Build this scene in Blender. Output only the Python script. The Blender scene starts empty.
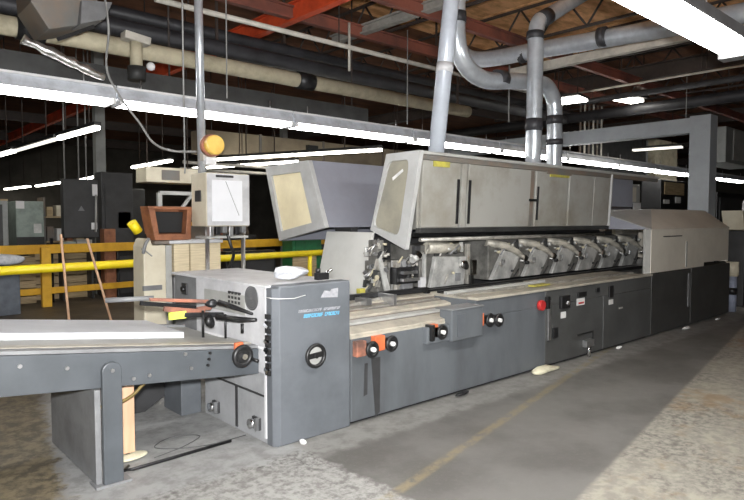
import bpy, bmesh, math, random
from mathutils import Vector, Matrix
random.seed(7)
S = bpy.context.scene
COL = S.collection
PI = math.pi

# ------------------------------------------------------------------ camera
HC = 1.6
PITCH = math.atan(30 / 607); TH = math.atan(672 * math.cos(PITCH) / 607)
fh = Vector((math.cos(TH), math.sin(TH), 0)); rt = Vector((math.sin(TH), -math.cos(TH), 0))
fw = fh * math.cos(PITCH) - Vector((0, 0, 1)) * math.sin(PITCH)
up = Vector((0, 0, 1)) * math.cos(PITCH) + fh * math.sin(PITCH)
cd = bpy.data.cameras.new('camera'); cam = bpy.data.objects.new('camera', cd); COL.objects.link(cam)
cd.sensor_width = 36; cd.lens = 36 * 607 / 744; cd.clip_end = 200; cd.clip_start = 0.05
m3 = Matrix((rt, up, -fw)).transposed()
cam.matrix_world = Matrix.Translation((0, 0, HC)) @ m3.to_4x4()
S.camera = cam

# ------------------------------------------------------------------ materials
def mat(name, c, rough=0.5, metal=0.0, c2=None, scale=6.0, lo=0.4, hi=0.65, bump=0.0, coat=0, detail=5, stretch=None):
    m = bpy.data.materials.new(name); m.use_nodes = True
    nt = m.node_tree; b = nt.nodes['Principled BSDF']
    b.inputs['Roughness'].default_value = rough; b.inputs['Metallic'].default_value = metal
    if c2 is None: c2 = tuple(x * 0.72 for x in c)
    tc = nt.nodes.new('ShaderNodeTexCoord'); n = nt.nodes.new('ShaderNodeTexNoise')
    n.inputs['Scale'].default_value = scale; n.inputs['Detail'].default_value = detail; n.inputs['Roughness'].default_value = 0.65
    src = tc.outputs['Object']
    if stretch:
        mp = nt.nodes.new('ShaderNodeMapping'); mp.inputs['Scale'].default_value = stretch
        nt.links.new(src, mp.inputs['Vector']); src = mp.outputs['Vector']
    nt.links.new(src, n.inputs['Vector'])
    mr = nt.nodes.new('ShaderNodeMapRange'); mr.inputs['From Min'].default_value = lo; mr.inputs['From Max'].default_value = hi
    nt.links.new(n.outputs['Fac'], mr.inputs['Value'])
    mx = nt.nodes.new('ShaderNodeMix'); mx.data_type = 'RGBA'
    mx.inputs['A'].default_value = (*c, 1); mx.inputs['B'].default_value = (*c2, 1)
    nt.links.new(mr.outputs['Result'], mx.inputs['Factor']); nt.links.new(mx.outputs['Result'], b.inputs['Base Color'])
    if bump:
        bp = nt.nodes.new('ShaderNodeBump'); bp.inputs['Strength'].default_value = bump; bp.inputs['Distance'].default_value = 0.01
        nt.links.new(n.outputs['Fac'], bp.inputs['Height']); nt.links.new(bp.outputs['Normal'], b.inputs['Normal'])
    return m

def emit(name, c, s):
    m = bpy.data.materials.new(name); m.use_nodes = True
    b = m.node_tree.nodes['Principled BSDF']; b.inputs['Base Color'].default_value = (*c, 1)
    b.inputs['Emission Color'].default_value = (*c, 1); b.inputs['Emission Strength'].default_value = s
    return m

M = {}
M['blue_grey'] = mat('blue_grey_paint', (0.122, 0.132, 0.146), .45, 0, (0.095, 0.104, 0.114), 3)
M['body_grey'] = mat('body_grey_paint', (0.120, 0.131, 0.142), .5, 0, (0.080, 0.086, 0.093), 1.6, stretch=(1, 1, .35))
M['dark_grey'] = mat('dark_grey_paint', (0.043, 0.043, 0.045), .5, 0, (0.028, 0.028, 0.028), 3)
M['base_falloff'] = mat('delivery_base_light_falloff', (.062, .062, .060), .5, 0, (.045, .045, .043), 3)  # body paint again, weaker light at the far end put into the colour
M['mid_grey'] = mat('mid_grey_paint', (0.216, 0.221, 0.225), .5, 0, (0.153, 0.153, 0.158), 4)
M['side_grey'] = mat('scuffed_side_paint', (.36, .365, .375), .5, 0, (.27, .275, .28), 3)
M['rail_grey'] = mat('conveyor_rail_paint', (0.078, 0.087, 0.097), .45, 0, (0.061, 0.068, 0.075), 3)
M['body_falloff'] = mat('body_grey_light_falloff', (0.089, 0.091, 0.090), .5, 0, (0.064, 0.065, 0.063), 1.6)  # same paint as the body, with the light's falloff put into its colour
M['light_grey'] = mat('light_grey_paint', (0.624, 0.624, 0.636), .45, 0, (0.456, 0.456, 0.468), 3)
M['cover_grey'] = mat('cover_sheet_paint', (.64, .64, .61), .5, 0, (.56, .56, .53), 2)
M['pale_grey'] = mat('pale_grey_paint', (.42, .42, .40), .5, 0, (.33, .33, .31), 3)
M['hood_lilac'] = mat('hood_grey_lilac', (0.256, 0.265, 0.308), .5, 0, (0.226, 0.230, 0.265), 2)
M['hood_door'] = mat('hood_door_paint', (0.327, 0.323, 0.299), .45, .0, (0.237, 0.221, 0.184), 1.6, .46, .68)
M['hood_frame'] = mat('hood_frame_paint', (0.487, 0.492, 0.487), .45, 0, (0.409, 0.409, 0.400), 3)
M['window_cream'] = mat('yellowed_window_plastic', (0.952, 0.857, 0.595), .3, 0, (0.809, 0.714, 0.488), 2)
M['window_grey'] = mat('smoked_window_plastic', (.36, .34, .27), .12, 0, (.27, .26, .22), 2.5)
M['beige'] = mat('beige_paint', (.70, .66, .575), .5, 0, (.62, .58, .50), 2)
M['cream'] = mat('cream_paint', (.66, .61, .48), .5, 0, (.56, .5, .38), 3)
M['table_cream'] = mat('worn_table_cream', (0.465, 0.427, 0.352), .4, 0, (0.315, 0.292, 0.247), 5)
M['steel'] = mat('brushed_steel', (.55, .55, .56), .32, .9, (.38, .38, .38), 6)
M['dull_steel'] = mat('dull_cast_steel', (.50, .48, .44), .42, .55, (.26, .25, .22), 9)
M['works_grey'] = mat('grimy_works_paint', (.19, .185, .17), .5, .1, (.09, .088, .08), 7)
M['arm_metal'] = mat('dusty_arm_metal', (.50, .47, .40), .45, .2, (.27, .255, .22), 8)
M['silver_plate'] = mat('dusty_silver_plate', (.55, .55, .53), .45, .35, (.34, .34, .33), 8)
M['chrome'] = mat('chrome', (.85, .85, .86), .12, 1, (.7, .7, .7), 8)
M['galv'] = mat('galvanised_duct', (.62, .66, .70), .28, .5, (.47, .50, .54), 5)
M['pipe_grey'] = mat('pale_blue_pipe_paint', (.52, .56, .62), .35, .1, (.44, .47, .53), 4)
M['black'] = mat('black_plastic', (.014, .014, .015), .4, 0, (.01, .01, .01), 4)
M['black_metal'] = mat('blackened_metal', (.03, .03, .032), .4, .5, (.018, .018, .018), 6)
M['orange'] = mat('orange_plastic', (0.637, 0.162, 0.061), .45, 0, (0.510, 0.113, 0.044), 8)
M['rust_orange'] = mat('rust_orange_plastic', (.40, .16, .10), .5, 0, (.13, .07, .055), 5)
M['red'] = mat('red_button', (.5, .03, .03), .4)
M['yellow'] = mat('yellow_safety_paint', (.95, .76, .015), .4, 0, (.86, .64, .015), 5)
M['amber'] = mat('amber_barrier_paint', (.80, .45, .03), .5, 0, (.65, .34, .02), 4)
M['lime'] = mat('lime_tag', (.8, .85, .12), .5)
M['white'] = mat('white_board', (.78, .78, .78), .5, 0, (.68, .68, .69), 2)
M['screen'] = mat('white_face_sheet', (.80, .81, .84), .4, 0, (.74, .75, .78), 2)
M['board_white'] = mat('bluish_white_board', (0.648, 0.670, 0.713), .4, 0, (0.540, 0.562, 0.605), 2)
M['paper'] = mat('white_paper', (.8, .8, .78), .7)
M['plastic_bag'] = mat('white_plastic_bag', (.72, .73, .76), .3, 0, (.5, .52, .56), 14)
M['blue_ink'] = mat('sky_blue_lettering', (.12, .47, .72), .5)
M['grey_ink'] = mat('pale_grey_lettering', (.40, .40, .43), .5, 0, (.25, .255, .27), 14)
M['dirty_yellow'] = mat('dirty_yellow_plastic', (.48, .43, .08), .5, 0, (.3, .27, .07), 12)
M['wood'] = mat('pinkish_lumber', (.66, .42, .27), .7, 0, (.55, .34, .21), 12, stretch=(1, 1, .1))
M['red_wood'] = mat('stained_crate_wood', (.33, .13, .06), .55, 0, (.2, .075, .035), 8)
M['board_wood'] = mat('pale_stacked_board', (.50, .38, .22), .7, 0, (.30, .22, .12), 9, stretch=(.3, .3, 5))
M['stack_paper'] = mat('stacked_cream_paper', (.68, .58, .40), .7, 0, (.52, .43, .28), 5, stretch=(1, 1, 14))
M['foam'] = mat('cream_foam', (.72, .68, .5), .8)
M['cable_yellow'] = mat('dirty_yellow_hose', (0.198, 0.138, 0.036), .5)
M['cable_grey'] = mat('grey_cord', (.30, .30, .29), .5)
M['insul'] = mat('cream_pipe_lagging', (.55, .50, .36), .7, 0, (.38, .34, .24), 4)
M['pipe_dark'] = mat('dark_pipe_paint', (.05, .05, .056), .5, .2, (.03, .03, .033), 3)
M['tray_dark'] = mat('dark_steel_tray', (.045, .046, .045), .55, .2, (.025, .025, .025), 3)
M['conduit'] = mat('pale_conduit_paint', (.62, .59, .52), .45, 0, (.45, .43, .38), 5)
M['foil'] = mat('crumpled_foil', (.72, .72, .7), .3, .9, (.4, .4, .38), 14, bump=.8)
M['hopper'] = mat('brown_hopper_paint', (.20, .155, .12), .5, 0, (.15, .15, .14), 2.5)
M['red_beam'] = mat('red_oxide_beam', (.27, .09, .06), .6, 0, (.12, .05, .04), 1.2)
M['red_bright'] = mat('bright_red_beam_paint', (.75, .10, .03), .55, 0, (.5, .06, .02), 2)
M['truss'] = mat('dark_truss_steel', (.06, .045, .038), .6)
M['pale_beam'] = mat('pale_grey_beam', (.34, .33, .30), .6)
M['deck'] = mat('shaded_roof_deck', (.20, .085, .04), .8, 0, (.10, .045, .025), 1.1, stretch=(1, 3, 1))  # deck outside the lit area, its shade painted into the colour
M['deck_lit'] = mat('lit_orange_roof_board', (.92, .52, .25), .8, 0, (.55, .26, .10), 1.5, lo=.42, hi=.62, stretch=(1, 2.5, 1))  # deck where light falls, the brightness painted into the colour
M['wall'] = mat('dark_hall_wall', (.10, .092, .075), .8, 0, (.05, .046, .038), .5)
M['brown_duct'] = mat('brown_duct_paint', (.30, .25, .17), .6, 0, (.2, .16, .11), 1.5)
M['column'] = mat('grey_column_paint', (.30, .31, .30), .5, 0, (.22, .23, .22), 2)
M['gantry'] = mat('gantry_grey_paint', (.33, .36, .385), .5, 0, (.28, .30, .32), 2)
M['bluebox'] = mat('blue_grey_bin', (.13, .15, .18), .5)
M['green'] = mat('green_box_paint', (.02, .16, .06), .5)
M['teal_pale'] = mat('pale_green_panel', (.35, .42, .38), .5)
M['lamp_amber'] = mat('amber_reflector', (.9, .6, .13), .35, 0, (.8, .5, .1), 8)
M['tube'] = emit('fluorescent_tube', (1, .985, .96), 20)
M['tube_big'] = emit('bright_fluorescent_tube', (1, .99, .95), 25)
M['tube_far'] = emit('far_fluorescent_tube', (1, .96, .86), 14)
M['tube_dim'] = emit('dim_fluorescent_tube', (1, .96, .86), 1.2)
M['reflector'] = mat('lamp_reflector_enamel', (.62, .65, .70), .35)
M['jeans'] = mat('blue_grey_wrap', (.28, .31, .40), .7)
M['rubber'] = mat('grey_rubber_hose', (.09, .09, .09), .6)

def floor_mat():
    m = bpy.data.materials.new('worn_concrete_floor'); m.use_nodes = True
    nt = m.node_tree; N = nt.nodes; L = nt.links; b = N['Principled BSDF']
    tc = N.new('ShaderNodeNewGeometry'); P = tc.outputs['Position']
    def noise(sc, det=6, rough=.6, vec=None):
        n = N.new('ShaderNodeTexNoise'); n.inputs['Scale'].default_value = sc; n.inputs['Detail'].default_value = det
        n.inputs['Roughness'].default_value = rough; L.new(vec or P, n.inputs['Vector']); return n.outputs['Fac']
    def ramp(v, a, c):
        r = N.new('ShaderNodeMapRange'); r.interpolation_type = 'SMOOTHSTEP'
        r.inputs['From Min'].default_value = a; r.inputs['From Max'].default_value = c; L.new(v, r.inputs['Value']); return r.outputs['Result']
    def math_(op, a, c):
        n = N.new('ShaderNodeMath'); n.operation = op
        for i, x in enumerate((a, c)):
            if isinstance(x, (int, float)): n.inputs[i].default_value = x
            else: L.new(x, n.inputs[i])
        return n.outputs[0]
    def mix(f, a, c):
        n = N.new('ShaderNodeMix'); n.data_type = 'RGBA'
        L.new(f, n.inputs['Factor']) if not isinstance(f, float) else setattr(n.inputs['Factor'], 'default_value', f)
        for k, x in (('A', a), ('B', c)):
            if isinstance(x, tuple): n.inputs[k].default_value = (*x, 1)
            else: L.new(x, n.inputs[k])
        return n.outputs['Result']
    def side(p, q):   # signed distance to the line p->q on the ground (positive on its right hand)
        d = (Vector(q) - Vector(p)).normalized(); nrm = Vector((d.y, -d.x))
        v = N.new('ShaderNodeVectorMath'); v.operation = 'DOT_PRODUCT'; L.new(P, v.inputs[0]); v.inputs[1].default_value = (nrm.x, nrm.y, 0)
        return math_('SUBTRACT', v.outputs['Value'], nrm.dot(Vector(p)))
    n1 = noise(1.3); n2 = noise(7, 8, .7); n3 = noise(28, 5, .7); n4 = noise(.6, 3)
    wob = math_('MULTIPLY', math_('SUBTRACT', n2, .5), .25)
    aisle = mix(ramp(n1, .4, .62), (.15, .145, .136), (.108, .103, .095))                 # grey painted aisle
    aisle = mix(math_('MULTIPLY', ramp(n3, .5, .7), .35), aisle, (.18, .172, .16))
    worn = mix(ramp(noise(16, 8, .72), .42, .62), (.32, .30, .26), (.14, .132, .116))                    # bare mottled concrete
    worn = mix(math_('MULTIPLY', ramp(n3, .50, .66), .6), worn, (.10, .096, .088))
    worn2 = mix(ramp(n1, .44, .58), mix(ramp(noise(9, 7, .7), .4, .6), (.34, .32, .27), (.235, .22, .19)), worn)
    rust = mix(math_('MULTIPLY', ramp(math_('ADD', n4, math_('MULTIPLY', n2, .4)), .72, .84), .55), worn2, (.26, .155, .06))
    s2 = math_('ADD', side((3.141, 1.741), (10.376, 3.011)), math_('MULTIPLY', wob, .12))
    col = mix(ramp(s2, -.015, .03), aisle, rust)
    # lighter strip of bare floor along the machine foot
    s3 = math_('ADD', side((2.3, 3.18), (11.4, 3.18)), math_('MULTIPLY', wob, .5))
    col = mix(ramp(math_('MULTIPLY', s3, -1), -.02, .1), col, mix(ramp(n2, .4, .65), (.24, .235, .222), (.17, .165, .155)))
    # rough bare patch in front of the machine's end
    s4 = math_('ADD', side((2.45, 3.9), (2.47, 2.0)), math_('MULTIPLY', wob, .9))
    s5 = math_('ADD', side((1.0, 3.45), (2.45, 3.42)), math_('MULTIPLY', wob, 1.0))
    f = math_('MULTIPLY', ramp(s4, -.01, .04), 1.0)
    n5 = noise(15, 8, .72)
    patch = mix(ramp(n5, .42, .62), (.32, .315, .30), (.175, .17, .16))
    patch = mix(math_('MULTIPLY', math_('MULTIPLY', ramp(n3, .46, .6), ramp(n1, .42, .6)), .7), patch, (.085, .082, .076))
    smooth = mix(ramp(n2, .4, .65), (.315, .315, .31), (.22, .218, .212))
    patch = mix(ramp(s5, -.02, .08), smooth, patch)
    col = mix(f, col, patch)
    # brown dirt at the far left
    s6 = math_('ADD', side((.93, 3.3), (1.22, 4.9)), math_('MULTIPLY', wob, 1.6))
    dirt = mix(ramp(noise(10, 8, .7), .4, .6), (.20, .165, .105), (.09, .075, .055))
    col = mix(ramp(math_('MULTIPLY', s6, -1), -.03, .06), col, dirt)
    # the far hall floor
    s7 = side((-5, 7.0), (30, 7.0))
    col = mix(ramp(math_('MULTIPLY', s7, -1), -.3, .6), col, mix(ramp(n1, .4, .6), (.12, .095, .065), (.07, .055, .04)))
    # faded yellow line
    ln = math_('ABSOLUTE', side((2.334, 2.47), (6.029, 3.31)), 0)
    fy = math_('MULTIPLY', math_('SUBTRACT', 1.0, ramp(ln, .018, .055)), ramp(n2, .36, .58))
    col = mix(math_('MULTIPLY', fy, .5), col, (.30, .24, .12))
    L.new(col, b.inputs['Base Color'])
    L.new(math_('ADD', math_('MULTIPLY', n2, .25), .42), b.inputs['Roughness'])
    bp = N.new('ShaderNodeBump'); bp.inputs['Strength'].default_value = .25; bp.inputs['Distance'].default_value = .006
    L.new(n3, bp.inputs['Height']); L.new(bp.outputs['Normal'], b.inputs['Normal'])
    return m
M['floor'] = floor_mat()

# ------------------------------------------------------------------ mesh helpers (authored in world coordinates)
ORG = {}
class MB:
    def __init__(s): s.bm = bmesh.new()
    def poly(s, vs, fs):
        v = [s.bm.verts.new(p) for p in vs]
        for f in fs: s.bm.faces.new([v[i] for i in f])
        return s
    def box(s, x0, x1, y0, y1, z0, z1):
        x0, x1 = min(x0, x1), max(x0, x1); y0, y1 = min(y0, y1), max(y0, y1); z0, z1 = min(z0, z1), max(z0, z1)
        return s.poly([(x0, y0, z0), (x1, y0, z0), (x1, y1, z0), (x0, y1, z0), (x0, y0, z1), (x1, y0, z1), (x1, y1, z1), (x0, y1, z1)],
                      [(3, 2, 1, 0), (4, 5, 6, 7), (0, 1, 5, 4), (1, 2, 6, 5), (2, 3, 7, 6), (3, 0, 4, 7)])
    def obox(s, c, size, rot):            # rotated box: rot = Euler tuple
        from mathutils import Euler
        R = Euler(rot).to_matrix(); h = [a / 2 for a in size]; c = Vector(c)
        vs = [c + R @ Vector((sx * h[0], sy * h[1], sz * h[2])) for sz in (-1, 1) for sx, sy in ((-1, -1), (1, -1), (1, 1), (-1, 1))]
        return s.poly(vs, [(3, 2, 1, 0), (4, 5, 6, 7), (0, 1, 5, 4), (1, 2, 6, 5), (2, 3, 7, 6), (3, 0, 4, 7)])
    def bar(s, p, q, w, h):               # rectangular bar between two points, w sideways, h upwards
        p, q = Vector(p), Vector(q); d = (q - p).normalized()
        u = Vector((0, 0, 1)) if abs(d.z) < .95 else Vector((0, 1, 0))
        a = d.cross(u).normalized(); b = a.cross(d).normalized()
        vs = [e + a * (sx * w / 2) + b * (sz * h / 2) for e in (p, q) for sx, sz in ((-1, -1), (1, -1), (1, 1), (-1, 1))]
        return s.poly(vs, [(3, 2, 1, 0), (4, 5, 6, 7), (0, 1, 5, 4), (1, 2, 6, 5), (2, 3, 7, 6), (3, 0, 4, 7)])
    def prism(s, pts, vec):               # polygon (3D points) extruded by vec
        n = len(pts); vec = Vector(vec); a = [Vector(p) for p in pts]; vs = a + [p + vec for p in a]
        return s.poly(vs, [tuple(range(n - 1, -1, -1)), tuple(range(n, 2 * n))] + [(i, (i + 1) % n, n + (i + 1) % n, n + i) for i in range(n)])
    def tube(s, pts, r, seg=12, cap=True):
        pts = [Vector(p) for p in pts]; n = len(pts); rings = []
        rr = r if isinstance(r, (list, tuple)) else [r] * n
        prev = None
        for i, p in enumerate(pts):
            d = (pts[min(i + 1, n - 1)] - pts[max(i - 1, 0)]).normalized()
            if prev is None:
                u = Vector((0, 0, 1)) if abs(d.z) < .9 else Vector((1, 0, 0)); a = d.cross(u).normalized()
            else:
                a = (prev - d * prev.dot(d)).normalized()
            prev = a; b = d.cross(a)
            rings.append([s.bm.verts.new(p + (a * math.cos(2 * PI * k / seg) + b * math.sin(2 * PI * k / seg)) * rr[i]) for k in range(seg)])
        for i in range(n - 1):
            for k in range(seg):
                f = s.bm.faces.new((rings[i][k], rings[i][(k + 1) % seg], rings[i + 1][(k + 1) % seg], rings[i + 1][k])); f.smooth = True
        if cap:
            s.bm.faces.new(rings[0][::-1]); s.bm.faces.new(rings[-1])
        return s
    def cyl(s, p, q, r, seg=16): return s.tube([p, q], r, seg)
    def torus(s, c, axis, R, r, seg=28, sub=10):
        c = Vector(c); ax = Vector(axis).normalized(); u = ax.orthogonal().normalized(); v = ax.cross(u); rings = []
        for i in range(seg):
            t = 2 * PI * i / seg; o = u * math.cos(t) + v * math.sin(t)
            rings.append([s.bm.verts.new(c + o * (R + r * math.cos(2 * PI * k / sub)) + ax * (r * math.sin(2 * PI * k / sub))) for k in range(sub)])
        for i in range(seg):
            for k in range(sub):
                f = s.bm.faces.new((rings[i][k], rings[(i + 1) % seg][k], rings[(i + 1) % seg][(k + 1) % sub], rings[i][(k + 1) % sub])); f.smooth = True
        return s
    def blob(s, c, size, seed=0, amp=.25, sub=3):
        t = bmesh.ops.create_icosphere(s.bm, subdivisions=sub, radius=1)
        rnd = random.Random(seed); dirs = [(Vector((rnd.uniform(-1, 1), rnd.uniform(-1, 1), rnd.uniform(-1, 1))).normalized(), rnd.uniform(-amp, amp)) for _ in range(26)]
        for v in t['verts']:
            k = 1 + sum(a * max(0, v.co.dot(d)) ** 6 for d, a in dirs)
            v.co = Vector(c) + Vector((v.co.x * size[0], v.co.y * size[1], v.co.z * size[2])) * k
        for f in s.bm.faces: f.smooth = True
        return s
    def build(s, name, m, parent=None, bevel=0, seg=2):
        org = ORG[parent.name] if parent is not None else None
        bmesh.ops.recalc_face_normals(s.bm, faces=s.bm.faces[:])
        if org is None:
            xs = [v.co for v in s.bm.verts]
            org = Vector(((min(p.x for p in xs) + max(p.x for p in xs)) / 2, (min(p.y for p in xs) + max(p.y for p in xs)) / 2, min(p.z for p in xs)))
            loc = org
        else: loc = Vector((0, 0, 0))
        for v in s.bm.verts: v.co -= org
        me = bpy.data.meshes.new(name); s.bm.to_mesh(me); s.bm.free()
        me.materials.append(M[m] if isinstance(m, str) else m)
        o = bpy.data.objects.new(name, me); COL.objects.link(o); o.location = loc
        if parent is not None: o.parent = parent
        ORG[o.name] = org.copy()
        if bevel:
            b = o.modifiers.new('bevel', 'BEVEL'); b.width = bevel; b.segments = seg; b.limit_method = 'ANGLE'; b.angle_limit = math.radians(40)
        return o

def tag(o, label, cat, group=None, kind=None):
    o['label'] = label; o['category'] = cat
    if group: o['group'] = group
    if kind: o['kind'] = kind
    return o
def thing(name, label, cat, loc, group=None):
    o = bpy.data.objects.new(name, None); COL.objects.link(o); o.location = loc; o.empty_display_size = .1
    ORG[o.name] = Vector(loc); return tag(o, label, cat, group)
def struct(name, mb, m, bevel=0):
    o = mb.build(name, m, None, bevel); o['kind'] = 'structure'; return o
def dup(root, loc, label=None):
    r = root.copy(); COL.objects.link(r); r.location = loc
    if label: r['label'] = label
    for ch in list(root.children):
        c = ch.copy(); COL.objects.link(c); c.parent = r
        for g in list(ch.children):
            d = g.copy(); COL.objects.link(d); d.parent = c
    return r
def sm(pts, n=8):                          # smooth polyline (Catmull-Rom)
    P = [Vector(p) for p in pts]; P = [2 * P[0] - P[1]] + P + [2 * P[-1] - P[-2]]; out = []
    for i in range(1, len(P) - 2):
        for k in range(n):
            t = k / n; a, b, c, d = P[i - 1], P[i], P[i + 1], P[i + 2]
            out.append(.5 * ((2 * b) + (c - a) * t + (2 * a - 5 * b + 4 * c - d) * t * t + (3 * b - a - 3 * c + d) * t ** 3))
    return out + [P[-2]]
ORD = ['first', 'second', 'third', 'fourth', 'fifth', 'sixth', 'seventh', 'eighth', 'ninth', 'tenth']

# ------------------------------------------------------------------ the hall
struct('floor', MB().box(-8, 42, -4, 30, -.12, 0), 'floor')
# the deck: orange-brown planks in a shaded tone, its lit area laid on as boards
struct('ceiling', MB().box(-8, 42, -4, 30, 5.45, 5.6), 'deck')
struct('wall_back', MB().box(-8, 42, 30, 30.3, 0, 5.45), 'wall')
struct('wall_right', MB().box(42, 42.3, -4, 30, 0, 5.45), 'wall')
struct('wall_left', MB().box(-8.3, -8, -4, 30, 0, 5.45), 'wall')
struct('wall_front', MB().box(-8, 42, -4.3, -4, 0, 5.45), 'wall')

for k, (xa, xb) in enumerate(((6.6, 7.18), (7.22, 9.38), (9.42, 11.58), (11.62, 13.1))):  # boards carry the lit area of the deck in their colour
    o = MB().box(xa, xb, 1.0, 8.6, 5.425, 5.449).build('lit_ceiling_board', 'deck_lit'); o['kind'] = 'structure'; o['label'] = 'orange roof boards between trusses, lit area of the deck painted in'
def ibeam(p, q, w, h):
    mb = MB(); p, q = Vector(p), Vector(q); t = .025
    mb.bar(p, q, w, t); mb.bar(p + Vector((0, 0, h)), q + Vector((0, 0, h)), w, t); mb.bar(p + Vector((0, 0, h / 2)), q + Vector((0, 0, h / 2)), t, h - t)
    return mb
def beam(name, mb, m, label):
    o = mb.build(name, m); o['kind'] = 'structure'; o['label'] = label; return o
beam('roof_beam', ibeam((5.05, 3, 4.42), (5.05, 29, 4.42), .12, .24), 'red_bright', 'bright red roof beam crossing above the conduit')
beam('roof_beam', ibeam((-7, 5.95, 4.47), (40, 5.95, 4.47), .10, .16), 'red_beam', 'red roof beam behind the silver ducts')
beam('roof_beam', ibeam((-7, 7.25, 4.45), (40, 7.25, 4.45), .10, .16), 'red_beam', 'dark red roof beam above the dark pipes')
beam('roof_beam', ibeam((13.2, -3, 4.6), (13.2, 29, 4.6), .2, .3), 'truss', 'dark roof beam at the right')
beam('roof_beam', ibeam((6.35, 4.5, 4.5), (6.35, 8, 4.5), .12, .12), 'pale_beam', 'short pale beam beside the red beam')
for x in (-1, 2.2, 20.5, 28, 35):
    beam('roof_beam', ibeam((x, -3, 4.6), (x, 29, 4.6), .2, .34), 'truss', 'dark roof beam')
for y in (-1.5, 2.6, 10.5, 15, 20, 25):
    beam('roof_beam', ibeam((-7, y, 4.47), (40, y, 4.47), .14, .24), 'truss', 'dark roof beam running along the hall')
def truss(x, y0, y1, n, label):
    mb = MB(); z0, z1 = 4.78, 5.36
    mb.bar((x, y0, z0), (x, y1, z0), .05, .04); mb.bar((x, y0, z1), (x, y1, z1), .05, .04)
    d = (y1 - y0) / n
    for i in range(n):
        a = y0 + i * d
        mb.cyl((x, a, z0), (x, a + d / 2, z1), .018, 6); mb.cyl((x, a + d / 2, z1), (x, a + d, z0), .018, 6)
    o = mb.build('roof_truss', 'truss'); o['kind'] = 'structure'; o['label'] = label
for k, x in enumerate((7.2, 9.4, 11.6, 13.9, 16.2, 18.5)):
    truss(x, 0, 12, 14, 'open web roof truss under the deck, %s along the machine' % ORD[k])

c = struct('column_steel', MB().box(4.42, 4.62, 13.75, 13.95, 0, 5.45).box(4.35, 4.69, 13.68, 14.02, 0, .02), 'column')
c['label'] = 'grey steel roof column'
struct('column_far', MB().box(12.0, 12.2, 17.9, 18.1, 0, 5.45), 'column')

# ------------------------------------------------------------------ feeder conveyor
zt = lambda x: .868 - .118 * (x - .66)
zb = lambda x: .640 - .090 * (x - .66)
X0, X1 = -1.3, 2.30
cv = thing('feeder_conveyor', 'long grey sloping feeder conveyor running in from the left', 'conveyor', (.6, 4.2, 0))
def sl(y0, y1, d0, d1, xa=X0, xb=X1):      # slab following the conveyor's slope, d0..d1 above its top line
    return MB().prism([(xa, y0, zt(xa) + d0), (xb, y0, zt(xb) + d0), (xb, y0, zt(xb) + d1), (xa, y0, zt(xa) + d1)], (0, y1 - y0, 0))
MB().prism([(X0, 3.76, zb(X0)), (X1, 3.76, zb(X1)), (X1, 3.76, zt(X1)), (X0, 3.76, zt(X0))], (0, .05, 0)).build('side_rail', 'rail_grey', cv, .004)
MB().prism([(X0, 4.95, zb(X0)), (X1, 4.95, zb(X1)), (X1, 4.95, zt(X1) + .02), (X0, 4.95, zt(X0) + .02)], (0, .05, 0)).build('side_rail', 'mid_grey', cv, .004)
sl(3.81, 4.95, -.05, 0.0).build('table', 'pale_grey', cv)
sl(3.765, 3.86, 0.002, .024).build('edge_strip', 'mid_grey', cv, .003)
sl(3.86, 3.95, 0.002, .027, X0).build('slide_rail', 'table_cream', cv)
sl(3.95, 4.19, 0.002, .022).build('slide_plate', 'pale_grey', cv, .003)
sl(4.22, 4.93, 0.002, .06, X0, 1.95).build('white_board', 'board_white', cv, .004)
for bx, bz in ((.78, .795), (1.02, .745), (1.4, .617), (1.5, .62), (1.74, .72), (1.78, .62), (.5, .80)):
    MB().cyl((bx, 3.762, bz), (bx, 3.747, bz), .012, 10).build('bolt', 'steel', cv)
lg = MB().box(1.165, 1.20, 3.75, 4.70, .012, .585).build('leg_panel', 'mid_grey', cv, .004)
MB().prism([(1.20 + .0, 3.745, 0), (1.315, 3.745, 0), (1.315, 3.745, .70)] + [(1.2575 + .0575 * math.cos(t), 3.745, .70 + .05 * math.sin(t)) for t in [PI * k / 8 for k in range(1, 8)]] + [(1.20, 3.745, .70)], (0, -.035, 0)).build('leg_post', 'rail_grey', cv, .006)
MB().box(1.15, 1.36, 3.70, 3.83, 0, .014).build('foot_plate', 'mid_grey', cv)
MB().cyl((1.2575, 3.71, .70), (1.2575, 3.70, .70), .012, 10).build('bolt', 'steel', cv)
# crank wheel with orange counter on the side rail
hwl = MB().torus((2.135, 3.70, .655), (0, 1, 0), .062, .02).build('handwheel', 'black', cv)
MB().cyl((2.135, 3.76, .655), (2.135, 3.69, .655), .05, 20).build('wheel_disc', 'black', hwl)
MB().cyl((2.135, 3.695, .655), (2.135, 3.665, .655), .02, 14).build('hub', 'chrome', hwl)
MB().cyl((2.195, 3.69, .63), (2.215, 3.63, .62), .012, 10).build('crank_grip', 'black', hwl)
MB().box(2.10, 2.165, 3.735, 3.765, .69, .745).build('counter', 'orange', cv, .006)
for z in (.62, .66, .70):
    MB().cyl((1.90 + (z - .62) * .2, 3.765, z), (1.90 + (z - .62) * .2, 3.745, z), .010, 10).build('stud', 'black', cv)

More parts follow.
